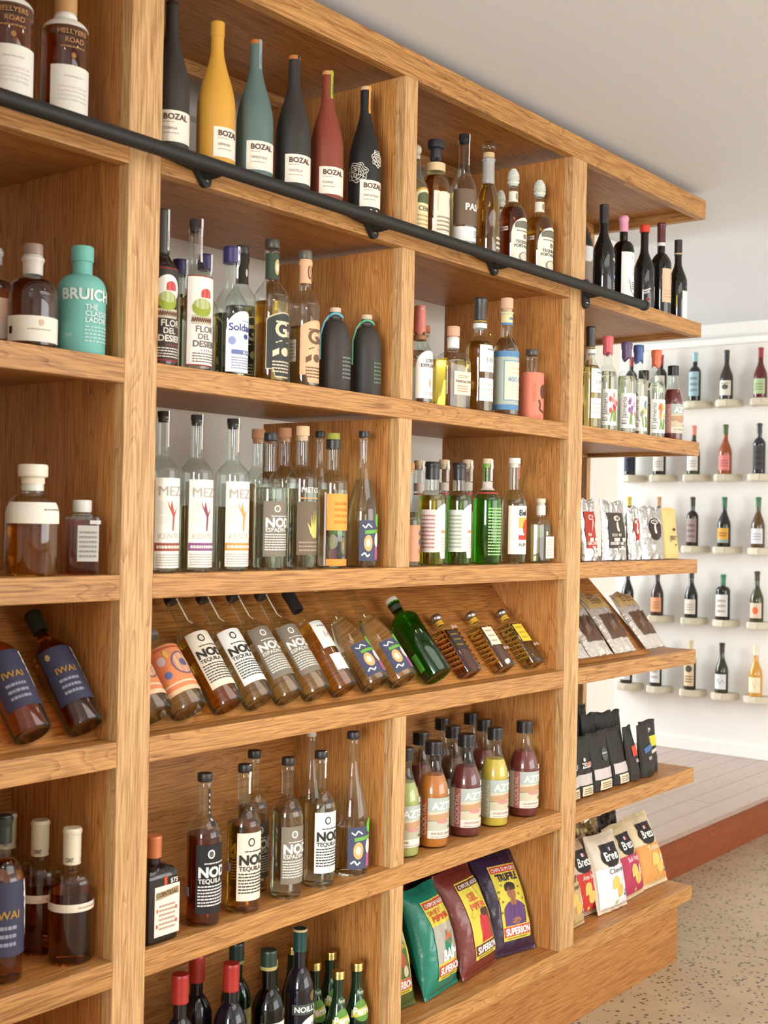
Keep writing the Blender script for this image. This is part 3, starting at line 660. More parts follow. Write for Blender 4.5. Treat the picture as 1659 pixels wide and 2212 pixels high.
# ---- bay two, third row
gF = 'clear spirits on the third row, middle bay'
SQ = dict(rn=.39, zs=.63, zn=.735)
def mez(c, t): return [('L', -66, 74, .03, .585, (240, 237, 226)), ('T', 'MEZCAL', -56, .475, .062, (190, 182, 168), .004), ('P', -52, -18, .36, .44, (226, 222, 210)), ('P', -52, -18, .30, .35, (228, 224, 212)), ('G', [(-24, .45), (-14, .40), (-9, .45), (-4, .41), (2, .37), (16, .41), (4, .35), (0, .26), (-5, .26), (-4, .35), (-20, .41)], c), ('T', 'KENTI', -54, .21, .036, (206, 200, 184), .004), ('P', -66, 74, .135, .185, t), ('F', -58, 66, .14, .18, 1, (236, 226, 214)), ('F', -60, 66, .04, .12, 5, (186, 180, 168))]
for x, R, c, t, l in ((.151, .0345, (186, 88, 60), (156, 84, 60), 'clear mezcal bottle with russet label band, against the left upright on the third row'), (.244, .0354, (150, 70, 84), (140, 84, 130), 'clear mezcal bottle with purple label band'), (.351, .0368, (206, 158, 84), (210, 158, 84), 'clear mezcal bottle with ochre label band')):
    bottle(l, x, .055, Z3, .330, R, liq=(240, 242, 220), fill=.42, caps=[('cork', (46, 42, 38), .010, 1.0)], decals=mez(c, t)+[('N',), ('L', -2, 12, .78, 1.003, (232, 228, 220)), ('S', [(10, .79), (10, 1.0)], .006, c)], group=gF, **SQ)
def nodo(bg, tx, sub, lo=.10, hi=.50, extra=()):
    return [('L', -67, 78, lo, hi, bg), ('T', 'NODO', -60, lo+(hi-lo)*.535, .066, tx, .045), ('T', sub, -59, lo+(hi-lo)*.445, .030, tx, .02), ('F', -60, 66, lo+(hi-lo)*.10, lo+(hi-lo)*.42, 7, tx if bg != W else (190, 184, 172)), ('Q', -30, -6, hi-(hi-lo)*.20, hi-(hi-lo)*.07, tx, 'oval'), ('Q', -26, -10, hi-(hi-lo)*.18, hi-(hi-lo)*.09, bg, 'oval'), ('F', -40, 50, hi-(hi-lo)*.29, hi-(hi-lo)*.25, 1, tx)]+list(extra)
GRY = (132, 122, 106)
ND = dict(kind='round', rn=.37, zs=.585, zn=.72)
NCAP = [('stopper', (40, 38, 36), .018, 1.14)]
bottle('clear mezcal bottle with taupe label and bold white lettering, third row', .469, .055, Z3, .307, .0372, liq=CLQ, fill=.6, caps=NCAP, decals=nodo(GRY, (236, 232, 222), 'ESPADIN')+[('N',), ('L', -130, -112, .74, .94, (70, 66, 62))], group=gF, **ND)
CK = [('cork', (200, 146, 110), .022, 1.12)]
for x, yy, h, l in ((.568, .19, .327, 'cork-topped clear bottle behind, left of the taupe-label one on the third row'), (.640, .17, .334, 'cork-topped clear bottle behind, right of the taupe-label one on the third row')):
    bottle(l, x, yy, Z3, h, .036, liq=CLQ, fill=.6, caps=CK, decals=[('L', -60, 70, .12, .5, (122, 108, 92))], group=gF, **SQ)
bottle('cork-topped clear bottle with brown label and gold hand emblem', .576, .055, Z3, .330, .0355, liq=CLQ, fill=.56, caps=[('cork', (222, 182, 142), .022, 1.12)], group=gF,
       decals=[('L', -64, 74, .10, .47, (116, 100, 80)), ('G', [(-26, .33), (-10, .29), (-8, .38), (0, .30), (4, .42), (8, .31), (14, .42), (16, .30), (24, .40), (26, .28), (22, .22), (4, .215), (-12, .25)], (212, 196, 112)), ('F', -55, 60, .12, .20, 3, (170, 154, 130)), ('N',), ('T', 'METODO', -50, .535, .036, (226, 220, 208), .02), ('F', -58, 60, .485, .505, 1, (226, 170, 100))], **SQ)
TALL = dict(kind='slope', rn=.30, zs=.36, zn=.80)
COMIC = [('L', -62, 72, .05, .345, (74, 78, 100)), ('P', -40, 45, .245, .285, (110, 170, 70), 'diag'), ('Q', -44, -8, .12, .24, (214, 170, 110), 'oval'), ('Q', -36, -18, .15, .21, (238, 226, 200), 'oval'), ('Q', 2, 30, .15, .255, (226, 216, 206), 'oval'), ('Q', 4, 28, .06, .15, (170, 96, 140)), ('Q', 34, 56, .12, .2, (206, 120, 84), 'oval'), ('S', [(-52, .09), (-40, .11), (-30, .08), (-20, .1)], .012, (226, 222, 216)), ('S', [(-50, .31), (-38, .29), (-28, .32), (-12, .295)], .01, (226, 222, 216)), ('N',), ('L', 8, 46, .295, .395, (108, 196, 62), 'oval')]
bottle('tall tapering clear bottle behind, next to the divider on the third row', .745, .15, Z3, .333, .0345, liq=CLQ, fill=.6, caps=[('stopper', (44, 42, 42), .016, 1.2)], decals=COMIC, group=gF, **TALL)
bottle('clear bottle with orange label and lime stopper', .685, .055, Z3, .321, .0357, liq=(244, 244, 222), fill=.58, caps=[('capsule', (40, 38, 34), .022, 1.3), ('cork', (150, 154, 66), .016, 1.1)], group=gF,
       decals=[('L', -70, 74, .28, .55, (232, 164, 74)), ('F', -40, 50, .32, .5, 4, (212, 136, 52)), ('N',), ('L', -70, 74, .02, .07, (230, 150, 60)), ('N',), ('L', -80, -72, .02, .56, (216, 208, 214))], **SQ)
bottle('tall tapering clear bottle with comic label and green sticker, third row by the divider', .800, .055, Z3, .334, .0365, liq=CLQ, fill=.64, caps=[('stopper', (44, 42, 42), .016, 1.2)], decals=COMIC, group=gF, **TALL)
# ---- slanted display, bays two and three
ORG = [('L', -80, 78, .16, .72, (222, 140, 92)), ('P', -80, 78, .16, .21, (236, 196, 160)), ('P', -80, 78, .26, .28, (236, 206, 176)), ('Q', -28, 42, .34, .62, (120, 96, 110), 'oval'), ('Q', -23, 37, .36, .60, (236, 176, 130), 'oval'), ('Q', -4, 24, .44, .53, (74, 78, 130), 'oval'), ('Q', -66, -40, .5, .6, (206, 196, 200), 'oval'), ('Q', -62, -40, .34, .42, (96, 116, 170), 'oval'), ('Q', -40, -26, .56, .66, (222, 180, 90), 'oval'), ('F', -60, 60, .66, .70, 1, (190, 90, 60))]
for x, l in ((.118, 'squat clear bottle with orange label on the slope, half hidden by the upright'), (.213, 'squat clear bottle with orange patterned label on the slope')):
    lying(l, x, .205, .0415, kind='round', rn=.36, zs=.70, zn=.85, liq=(226, 226, 214), fill=.74, caps=[('stopper', (120, 110, 100), .016, 1.2)], decals=ORG)
SEAL = [('N',), ('L', -4, 18, .70, .985, (228, 224, 206)), ('N',), ('L', -118, -100, .70, .9, (214, 208, 188))]
lying('amber tequila with cream label and bold dark lettering on the slope', .328, .300, .0375, liq=(226, 158, 56), fill=.60, caps=NCAP, decals=nodo(CR, (52, 48, 44), 'TEQUILA', .13, .60)+SEAL, **ND)
lying('clear tequila with white label and bold dark lettering on the slope', .425, .300, .0372, liq=CLQ, fill=.56, caps=NCAP, decals=nodo((240, 238, 230), (52, 48, 44), 'TEQUILA', .13, .60)+SEAL, **ND)
lying('first taupe-label clear bottle on the slope, next to the white-label one', .522, .300, .0372, liq=CLQ, fill=.50, caps=NCAP, decals=nodo(GRY, (236, 232, 222), 'ESPADIN', .15, .60)+SEAL, **ND)
lying('second taupe-label clear bottle on the slope, left of the dark-capped amber one', .617, .300, .0372, liq=CLQ, fill=.50, caps=NCAP, decals=nodo(GRY, (236, 232, 222), 'ESPADIN', .15, .60)+SEAL, **ND)
lying('dark-capped amber bottle with two white torn labels on the slope', .716, .298, .0365, rn=.36, zs=.60, zn=.74, liq=(232, 190, 96), fill=.62, caps=[('capsule', (44, 42, 44), .06, 1.2)], decals=[('L', -40, 50, .36, .62, (236, 232, 222)), ('T', '141', -14, .45, .06, (190, 184, 176), .005), ('F', -20, 40, .55, .58, 1, (150, 146, 140)), ('N',), ('L', -34, 50, .13, .31, (238, 234, 226), 'torn')])
lying('first tapering clear bottle with comic label on the slope', .832, .315, .0405, liq=(240, 236, 226), fill=.62, caps=[('stopper', (214, 196, 168), .014, 1.1)], decals=COMIC, **TALL)
lying('second tapering clear bottle with comic label on the slope, beside the green one', .944, .315, .0405, liq=(240, 236, 226), fill=.62, caps=[('stopper', (214, 196, 168), .014, 1.1)], decals=COMIC, **TALL)
lying('bright green bottle with white-topped stopper lying on the slope', 1.095, .255, .0405, kind='round', rn=.38, zs=.70, zn=.80, glass=('tint', (120, 200, 110)), liq=(120, 190, 90), fill=.72, caps=[('cork', (222, 214, 196), .012, 1.1), ('collar', (60, 64, 46), .022, 1.06, .85)], decals=[('L', -116, -86, .1, .3, (86, 170, 60))])
def ribs(rgb):
    def go(root):
        R, H = .036, .205; V = []; F = []
        m = liquid(rgb)
        for s in range(9):
            for side in (-1, 1):
                z = .02+s*.0145; x0 = side*R*.995
                V = [(x0, -R*.6, z), (x0, R*.6, z+.012), (x0+side*.003, R*.6, z+.016), (x0+side*.003, -R*.6, z+.004), (x0, -R*.6, z+.008), (x0, R*.6, z+.020)]
                obj('glass_rib', V, [(0, 1, 2, 3), (3, 2, 5, 4)], m, root)
    return go
SLT = dict(kind='dome', rn=.30, zs=.70, zn=.76, sq=7, ay=.62, flat=True, seg=40, caps=[('collar', (226, 172, 52), .014, 1.15, .81), ('ball', (0, 0, 0), .026, 1.6, mat('stopper_metal', (176, 170, 160), .28, .9))])
for x, lq, bg, tx, pr, l in ((1.268, (196, 118, 30), (58, 52, 48), (200, 162, 74), (.69, 12), 'square ribbed amber bottle with charcoal label on the slope'), (1.44, (206, 160, 50), (232, 222, 196), (170, 156, 120), (.27, 30), 'square ribbed golden bottle with cream label on the slope'), (1.604, (196, 184, 100), (230, 196, 62), (190, 150, 50), (.27, 30), 'square ribbed pale gold bottle with yellow label beside the right upright')):
    lying(l, x, .205, .037, liq=lq, fill=.68, extra=ribs(lq), decals=[('L', -38, 38, .36, .66, bg)]+[('T', t, -26, zz, .026, tx, .012) for t, zz in (('SOLENTO', .585), ('ORGANIC', .50), ('TEQUILA', .415))]+[('N',), ('T', '$110', pr[1], pr[0], .045, (232, 228, 220), .01)], **SLT)
# ---- bay two, lower row
gG = 'spirits on the fifth row, middle bay'
SEAL2 = [('N',), ('L', -6, 20, .80, 1.002, (228, 224, 212)), ('N',), ('L', -128, -108, .76, .93, (206, 196, 176))]
bottle('square black-and-orange liqueur bottle with botanical label, beside the left upright', .1385, .046, Z5, .208, .041, kind='dome', rn=.34, zs=.62, zn=.74, sq=8, ay=.86, flat=True, glass=('dark', (32, 24, 22)), seg=40, group=gG,
       caps=[('screw', (196, 112, 64), .042, 1.2)],
       decals=[('L', -36, 56, .07, .55, (232, 226, 208)), ('P', -32, 52, .42, .52, (168, 140, 96), 'diag'), ('T', 'COINTREAU', -31, .45, .05, (70, 54, 44), .0, 82), ('F', -20, 40, .12, .38, 6, (186, 150, 130)), ('Q', -30, -24, .3, .34, (206, 84, 64), 'oval'), ('Q', 40, 47, .3, .34, (206, 84, 64), 'oval'), ('Q', -31, -24, .15, .19, (206, 84, 64), 'oval'), ('Q', 40, 48, .17, .21, (206, 84, 64), 'oval'), ('N',), ('L', -2, 9, .55, .64, (208, 76, 40)), ('T', '$75', 20, .565, .045, (236, 230, 222), .015)],
       extra=lambda r: (obj('ribbon', *[([(x_, -.0145-.0012*(1-t)-.021*t, .145-t*.017) for t in (0, .5, 1) for x_ in (-.004, .004)]), [(0, 1, 3, 2), (2, 3, 5, 4)]], mat('ribbon', (206, 80, 44), .5), r), obj('seal_badge', *(lambda V, F: ([(v[0], -.0300+v[2], .134+v[1]) for v in V], F))(*lathe([(0, -.001), (.009, -.001), (.009, .002)], 16)), mat('seal_wax', (150, 104, 40), .4), r)))
bottle('tequila bottle with black label and bold white lettering, dark amber', .277, .045, Z5, .316, .0378, liq=(176, 84, 44), fill=.60, caps=NCAP, decals=nodo((38, 34, 34), (236, 232, 226), 'TEQUILA', .09, .545)+[('N',), ('L', -12, 14, .66, .90, (44, 40, 38)), ('F', -6, 8, .68, .88, 5, (190, 186, 180)), ('N',), ('L', -132, -92, .2, .26, (170, 172, 186))], group=gG, **ND)
bottle('golden tequila bottle with cream label and white neck seal, standing', .397, .045, Z5, .318, .0374, liq=(232, 172, 62), fill=.60, caps=NCAP, decals=nodo(CR, (52, 48, 44), 'TEQUILA', .09, .55)+SEAL2+[('N',), ('L', -132, -92, .28, .34, (170, 172, 186))], group=gG, **ND)
bottle('clear bottle with grey-brown label standing behind the golden tequila', .519, .135, Z5, .321, .0364, liq=(200, 190, 176), fill=.6, caps=NCAP, decals=nodo((70, 62, 54), (206, 200, 190), 'ESPADIN'), group=gG, **ND)
bottle('clear mezcal bottle with taupe label standing on the fifth row', .537, .045, Z5, .314, .0363, liq=CLQ, fill=.62, caps=NCAP, decals=nodo(GRY, (236, 232, 222), 'ESPADIN', .11, .52)+[('N',), ('L', -132, -108, .74, .92, (196, 186, 170)), ('N',), ('L', -130, -98, .30, .36, (170, 172, 186))], group=gG, **ND)
bottle('clear tequila bottle with white label and neck seal standing on the fifth row', .654, .048, Z5, .313, .0368, liq=CLQ, fill=.62, caps=NCAP, decals=nodo((240, 238, 230), (52, 48, 44), 'TEQUILA', .11, .56)+SEAL2, group=gG, **ND)
bottle('tapering clear bottle behind the white-label tequila on the fifth row', .752, .165, Z5, .336, .036, liq=CLQ, fill=.5, caps=[('stopper', (200, 190, 176), .016, 1.1)], decals=COMIC, group=gG, **TALL)
bottle('tapering clear bottle with comic label standing by the divider on the fifth row', .782, .056, Z5, .342, .0418, liq=CLQ, fill=.34, caps=[('stopper', (44, 42, 42), .018, 1.25)], decals=COMIC, group=gG, **TALL)
# ---- bay two, bottom row
gH = 'aperitif and mineral water bottles on the bottom row'
DKG = ('dark', (18, 30, 20))
RED = [('screw', (170, 46, 38), .058, 1.28)]
WN = dict(kind='round', rn=.40, zs=.56, zn=.72, group=gH)
bottle('dark bottle with long red screw cap, bottom row beside the upright', .232, .06, Z6, .318, .036, glass=('dark', (24, 20, 26)), caps=RED, decals=[('L', -60, 70, .1, .5, (190, 180, 170))], **WN)
bottle('dark bottle with red cap in the back row, bottom shelf', .364, .15, Z6, .304, .036, glass=('dark', (24, 20, 24)), caps=RED, decals=[('L', -60, 70, .1, .5, (120, 70, 60))], **WN)
bottle('dark bottle with ribbed red cap at the front, left of the green-capped one', .392, .07, Z6, .296, .036, glass=('dark', (24, 22, 28)), caps=RED, decals=[('L', -60, 70, .1, .5, (190, 180, 170))], **WN)
bottle('green-capped dark bottle tucked behind the ribbed red cap', .509, .17, Z6, .290, .035, glass=DKG, caps=[('screw', (30, 52, 44), .04, 1.28), ('collar', (150, 140, 80), .008, 1.32, .84)], decals=[('L', -60, 70, .1, .5, (150, 140, 80))], **WN)
bottle('green bottle with dark green cap and gold ring at the front of the bottom row', .501, .06, Z6, .300, .0367, glass=('tint', (70, 120, 74)), liq=(70, 120, 60), fill=.56, caps=[('screw', (34, 56, 46), .034, 1.28), ('collar', (170, 158, 96), .009, 1.32, .86)], decals=[('L', -70, 75, .2, .49, (226, 224, 214)), ('P', -64, 70, .4, .45, (60, 110, 60)), ('F', -50, 60, .24, .38, 4, (120, 130, 110))], **WN)
bottle('tall vermouth bottle with green cap and white lettered band', .617, .07, Z6, .318, .034, glass=('dark', (26, 22, 32)), caps=[('screw', (24, 64, 56), .05, 1.24), ('collar', (196, 176, 120), .006, 1.26, .985)], decals=[('L', -75, 75, .405, .48, (74, 84, 78)), ('T', 'NOILLY PRAT', -66, .425, .04, (236, 234, 226), .03), ('N',), ('L', 0, 34, .49, .57, (110, 96, 50), 'oval'), ('N',), ('L', -48, 75, .08, .385, (228, 226, 220), 'arch'), ('F', -30, 60, .1, .28, 6, (150, 146, 150)), ('Q', 6, 26, .29, .34, (150, 150, 160), 'oval')], **WN)
PER = dict(kind='sag', rn=.42, zs=.30, zn=.74, waist=.9, group=gH, glass=('dark', (20, 44, 26)))
PL = [('L', -66, 40, .30, .56, (96, 140, 60), 'oval'), ('P', -76, 60, .35, .49, (196, 190, 70), 'diag'), ('T', 'Perrier', -68, .385, .09, (240, 238, 226), .03), ('N',), ('L', -50, 20, .60, .70, (60, 90, 60), 'arch'), ('T', 'Perrier', -44, .625, .05, (214, 220, 206), .01)]
for x, yy, h, l in ((.664, .20, .205, 'gold-capped green water bottle at the back, left of the vermouth neck'), (.775, .235, .200, 'gold-capped green water bottle at the back by the divider'), (.735, .125, .196, 'gold-capped green water bottle in the middle rank, left one'), (.822, .15, .194, 'gold-capped green water bottle in the middle rank, nearest the divider'), (.733, .048, .194, 'gold-capped green water bottle at the front, left of the yellow-label one'), (.812, .055, .191, 'gold-capped green water bottle with yellow label at the front by the divider')):
    bottle(l, x, yy, Z6, h, .030, caps=[('screw', (196, 180, 110), .017, 1.22, metal((196, 176, 104), .3))], decals=PL, **PER)

# ---- bay three, top row
gI = 'tequilas on the top row, third bay'
bottle('tequila bottle with yellow arched label, half hidden by the divider above the rail', .988, .055, Z1, .243, .0345, liq=(214, 196, 150), fill=.6, rn=.42, zs=.52, zn=.72, caps=[('ball', (0, 0, 0), .03, 1.1, plastic((206, 196, 180)))], group=gI, decals=[('L', -75, 75, .03, .52, (196, 156, 70), 'arch'), ('P', -70, 72, .04, .50, (236, 220, 170), 'arch'), ('Q', -40, 50, .35, .47, (90, 100, 70), 'arch'), ('T', 'CENOTE', -36, .27, .05, (110, 100, 70), .02), ('F', -40, 50, .06, .24, 4, (190, 170, 110))])
bottle('amber tequila with black wax top, wooden collar and deckled cream label', 1.076, .055, Z1, .272, .039, liq=(198, 120, 34), fill=.66, kind='dome', rn=.34, zs=.54, zn=.68, group=gI,
       caps=[('wax', (40, 40, 48), .045, 1.55), ('collar', (214, 188, 140), .022, 2.0, .70)], decals=[('L', -58, 74, .06, .50, (230, 220, 196), 'torn'), ('Q', 22, 52, .36, .46, (70, 90, 130), 'oval'), ('F', -44, 52, .10, .26, 4, (160, 146, 120)), ('P', -44, -38, .30, .46, (206, 194, 168))])
bottle('slim clear bottle with taupe wrap and bold white lettering', 1.206, .055, Z1, .323, .0358, liq=CLQ, fill=.5, rn=.42, zs=.52, zn=.74, caps=[('cork', (40, 36, 34), .012, 1.0)], group=gI,
       decals=[('L', -100, 78, .22, .52, (112, 92, 74)), ('T', 'PASOTE', -46, .345, .055, (236, 230, 220), .04), ('N',), ('L', -100, 78, .085, .205, (232, 230, 224)), ('F', 0, 50, .12, .18, 3, (160, 156, 150)), ('N',), ('L', 2, 30, .74, 1.003, (232, 230, 224))])
bottle('amber bottle with flared glass stopper and silver neck sleeve', 1.327, .055, Z1, .338, .0336, liq=(226, 178, 74), fill=.66, rn=.46, zs=.46, zn=.68, kind='slope', group=gI,
       caps=[('disc', (206, 176, 128), .014, 1.05), ('ball', (0, 0, 0), .036, 1.35, thin_glass((236, 238, 234))), ('capsule', (170, 164, 158), .075, 1.08)], decals=[('F', -10, 40, .08, .2, 3, (236, 226, 196))])
FOR = [('L', -62, 66, .04, .49, (236, 232, 212), 'arch'), ('Q', -48, 52, .385, .46, (120, 116, 100), 'arch'), ('F', -40, 48, .345, .37, 1, (120, 116, 100)), ('Q', -8, 12, .28, .33, (150, 130, 90), 'oval'), ('T', 'TEQUILA', -44, .235, .030, (70, 66, 60), .02), ('T', 'FORTALEZA', -50, .195, .030, (70, 66, 60), .02), ('Q', -30, 34, .05, .155, (150, 140, 116), 'oval'), ('Q', -22, 26, .06, .145, (228, 222, 200), 'oval'), ('N',), ('L', -120, 60, .66, .765, (232, 226, 206)), ('Q', -24, 6, .68, .75, (140, 130, 110), 'oval'), ('N',), ('L', -126, -76, .36, .40, (232, 226, 220)), ('F', -124, -78, .365, .395, 1, (190, 110, 100))]
for x, yy, R, lq, l in ((1.456, .055, .0400, (190, 100, 30), 'amber tequila with white pinecone stopper and ornate oval-topped label, left of its pale twin'), (1.600, .055, .0425, (224, 190, 70), 'golden tequila with white pinecone stopper and ornate label by the right upright'), (1.535, .15, .036, (214, 190, 110), 'pinecone-stoppered bottle half hidden behind the amber one')):
    bottle(l, x, yy, Z1, .290 if yy < .1 else .26, R, liq=lq, fill=.60, kind='round', rn=.33, zs=.50, zn=.665, caps=[('pinecone', (224, 225, 212), .044)], decals=FOR, group=gI)
# ---- bay three, second row
gJ = 'spirits on the second row, third bay'
bottle('clear bottle with pink wax neck, leather tag and tall white label', 1.013, .05, Z2, .252, .0355, liq=(232, 240, 236), fill=.54, rn=.40, zs=.50, zn=.70, caps=[('wax', (196, 112, 96), .065, 1.05), ('collar', (150, 100, 60), .012, 1.35, .655)], group=gJ,
       decals=[('L', -66, 62, .05, .54, (240, 236, 226), 'arch'), ('T', 'LOST', -24, .42, .034, (70, 66, 62), .02), ('T', 'EXPLORER', -46, .37, .034, (70, 66, 62), .02), ('G', [(-10, .24), (-4, .21), (0, .27), (4, .21), (10, .24), (4, .19), (1, .16), (-1, .16), (-4, .19)], (196, 160, 110)), ('F', -30, 40, .08, .12, 2, (190, 184, 174))])
bottle('cork-topped bottle behind, between the pink wax and the square golden one', 1.165, .15, Z2, .232, .037, liq=(214, 160, 110), fill=.6, rn=.42, zs=.58, zn=.76, caps=[('cork', (196, 126, 90), .018, 1.15)], group=gJ, decals=[('L', -60, 70, .1, .5, (230, 220, 200))])
bottle('wide golden bottle with pale square label and pink-wood cork', 1.179, .06, Z2, .224, .0455, kind='dome', rn=.34, zs=.55, zn=.70, sq=5, ay=.7, flat=True, liq=(240, 208, 84), fill=.60, seg=40, rot=-14, caps=[('cork', (222, 170, 140), .026, 1.12), ('collar', (232, 226, 216), .03, 1.06, .735)], group=gJ,
       decals=[('L', -28, 46, .17, .45, (232, 218, 192)), ('T', 'PANTALONES', -21, .315, .032, (120, 92, 64), .02), ('F', -10, 34, .37, .41, 2, (170, 136, 100)), ('F', -14, 34, .20, .29, 3, (190, 150, 116)), ])
LB141 = [('L', -54, 44, .35, .585, (236, 234, 226)), ('T', '141', -30, .43, .05, (170, 166, 158), .004), ('F', -22, 40, .53, .56, 1, (150, 146, 140)), ('F', -20, 40, .37, .40, 2, (196, 192, 184)), ('N',), ('L', -54, 44, .10, .295, (236, 234, 226)), ('F', -40, 34, .14, .26, 3, (210, 206, 198))]
def coin(root):
    V, F = lathe([(0, -.0015), (.013, -.0015), (.013, .0015), (0, .0015)], 20); th = R_(8)
    o = obj('seal_coin', V, F, metal((150, 130, 70), .35), root, True); o.location = (.030*math.cos(R_(-60)), .030*math.sin(R_(-60)), .218); o.rotation_euler = (R_(60), 0, R_(30))
S141 = dict(rn=.40, zs=.55, zn=.70, liq=(228, 198, 124), fill=.62, decals=LB141, caps=[('capsule', (62, 58, 56), .062, 1.1), ('collar', (190, 160, 80), .004, 1.16, .79), ('collar', (222, 224, 220), .014, 1.28, .735)])
bottle('golden bottle with black neck sleeve and two white labels in the third bay', 1.306, .06, Z2, .320, .0386, group=gJ, extra=coin, **S141)
bottle('bottle wrapped in a pale blue and cream label with blue bands', 1.426, .05, Z2, .337, .0366, liq=(240, 240, 232), fill=.66, rn=.46, zs=.555, zn=.70, caps=[('cork', (222, 182, 148), .03, 1.08)], group=gJ,
       decals=[('L', -140, 80, .05, .545, (178, 186, 172)), ('P', -140, 80, .495, .545, (92, 136, 176)), ('P', -140, 80, .05, .095, (92, 136, 176)), ('P', -66, 80, .125, .465, (120, 158, 178)), ('Q', -61, 80, .135, .455, (232, 220, 188)), ('T', '400 CON', -48, .285, .042, (110, 150, 180), .02), ('F', -30, 60, .34, .42, 2, (222, 190, 160)), ('F', -30, 60, .15, .26, 4, (190, 196, 190)), ('N',), ('L', -120, 60, .77, .88, (226, 214, 160)), ('P', -120, 60, .86, .88, (92, 136, 176)), ('P', -120, 60, .77, .79, (92, 136, 176)), ('F', -30, 50, .80, .85, 1, (110, 140, 170))])
def sleeve(root):
    V, F = lathe([(.030, .0005), (.0362, .001), (.0366, .004), (.0366, .136), (.0355, .139), (.016, .1395)], 32); obj('ceramic_sleeve', V, F, matte((226, 132, 104)), root, True)
bottle('coral ceramic bottle with dark sun drawing and clear neck', 1.574, .055, Z2, .209, .0362, kind='dome', rn=.46, zs=.60, zn=.66, group=gJ, extra=sleeve,
       caps=[('stopper', (78, 74, 66), .018, 1.1)],
       decals=[('Q', -14, 26, .30, .50, (92, 56, 44), 'oval'), ('S', [(-20, .28), (-12, .2), (-18, .16), (-8, .13), (6, .12), (14, .1)], .03, (92, 56, 44)), ('T', 'UZ', -38, .02, .05, (206, 110, 86), .0), ('V', 'MEZCAL', -36, .26, .05, (206, 110, 84), .0)])
# ---- bay three, third row
gK = 'tequilas on the third row, third bay'
bottle('slim bottle with orange emblem strip peeking past the divider, third row', .972, .045, Z3, .264, .031, liq=(226, 210, 190), fill=.4, rn=.42, zs=.44, zn=.6, caps=[('cork', CORKC, .016)], group=gK, decals=[('L', -75, 75, .05, .40, (214, 150, 116)), ('Q', 10, 34, .30, .35, (96, 80, 130), 'oval'), ('Q', 10, 34, .21, .27, (96, 80, 130), 'oval'), ('Q', 10, 34, .12, .17, (190, 80, 60), 'oval')])
BN = [('N',), ('L', -120, 60, .70, .78, (206, 190, 180)), ('L', -120, 60, .665, .68, (190, 70, 70)), ('N',), ('L', -20, 25, .79, .99, (226, 220, 212)), ('V', 'BLANCO', 2, .80, .022, (120, 110, 104))]
for x, h, l in ((1.146, .281, 'clear bottle behind with paper-sealed neck, left of the black-capped yellow one'), (1.262, .289, 'clear bottle behind with paper-sealed neck, between the two black-capped bottles'), (1.378, .295, 'clear bottle behind with paper-sealed neck, left of the vivid green one')):
    bottle(l, x, .142, Z3, h, .036, liq=(224, 232, 190), fill=.5, rn=.40, zs=.5, zn=.66, caps=[('cork', (222, 196, 160), .014, 1.0)], decals=BN, group=gK)
def tongue(bg, tx): return [('L', -105, -32, .13, .54, tuple(int(c*.94) for c in bg)), ('F', -98, -40, .16, .5, 9, tx), ('L', -32, 62, .07, .60, bg, 'tongue'), ('F', -10, 40, .30, .36, 1, (206, 160, 110)), ('F', -14, 44, .13, .28, 5, (214, 200, 180))]
bottle('black-capped yellow tequila with pale pink label', 1.088, .055, Z3, .272, .0355, kind='dome', rn=.47, zs=.62, zn=.73, liq=(226, 204, 60), fill=.68, caps=[('capsule', (40, 36, 36), .045, 1.15)], decals=tongue((236, 218, 210), (176, 120, 112)), group=gK)
bottle('black-capped bottle with pale mint label', 1.211, .055, Z3, .275, .0345, kind='dome', rn=.47, zs=.62, zn=.73, liq=(150, 186, 96), fill=.68, caps=[('capsule', (40, 36, 36), .045, 1.15)], decals=tongue((228, 236, 220), (160, 170, 140)), group=gK)
bottle('vivid green embossed tequila bottle with paper-sealed neck', 1.350, .055, Z3, .295, .0391, kind='round', rn=.36, zs=.60, zn=.72, glass=('tint', (200, 240, 180)), liq=(120, 214, 74), fill=.62, caps=[('cork', (214, 190, 160), .014, 1.0)], decals=BN+[('N',), ('F', -50, 30, .08, .54, 16, (170, 226, 140))], group=gK)
bottle('clear bottle with white label and red-and-yellow square', 1.490, .055, Z3, .304, .0362, liq=(242, 244, 236), fill=.6, kind='round', rn=.42, zs=.555, zn=.70, caps=[('cork', (232, 224, 214), .016, 1.1)], group=gK,
       decals=[('L', -82, 70, .09, .545, (238, 234, 222)), ('T', 'Bel', -34, .455, .055, (60, 56, 52), .03), ('P', -34, 50, .335, .435, (238, 176, 78)), ('Q', -12, 44, .26, .42, (204, 70, 48), 'oval'), ('P', -34, 50, .225, .27, (196, 66, 60)), ('T', 'RUM', -32, .165, .03, (90, 84, 78), .01), ('N',), ('L', -10, 10, .80, .94, (196, 120, 110))])
bottle('small clear flask bottle with white label beside the right upright, third row', 1.640, .055, Z3, .191, .0345, kind='dome', rn=.37, zs=.56, zn=.72, sq=3, ay=.62, flat=True, liq=(206, 210, 176), fill=.6, rot=-10, caps=[('cork', (226, 206, 180), .012, 1.08), ('collar', (226, 218, 208), .03, 1.1, .74)], group=gK,
       decals=[('L', 0, 60, .07, .41, (236, 232, 214)), ('F', 8, 52, .10, .38, 7, (206, 190, 170)), ('N',), ('L', 2, 14, .43, .49, (226, 222, 216))])
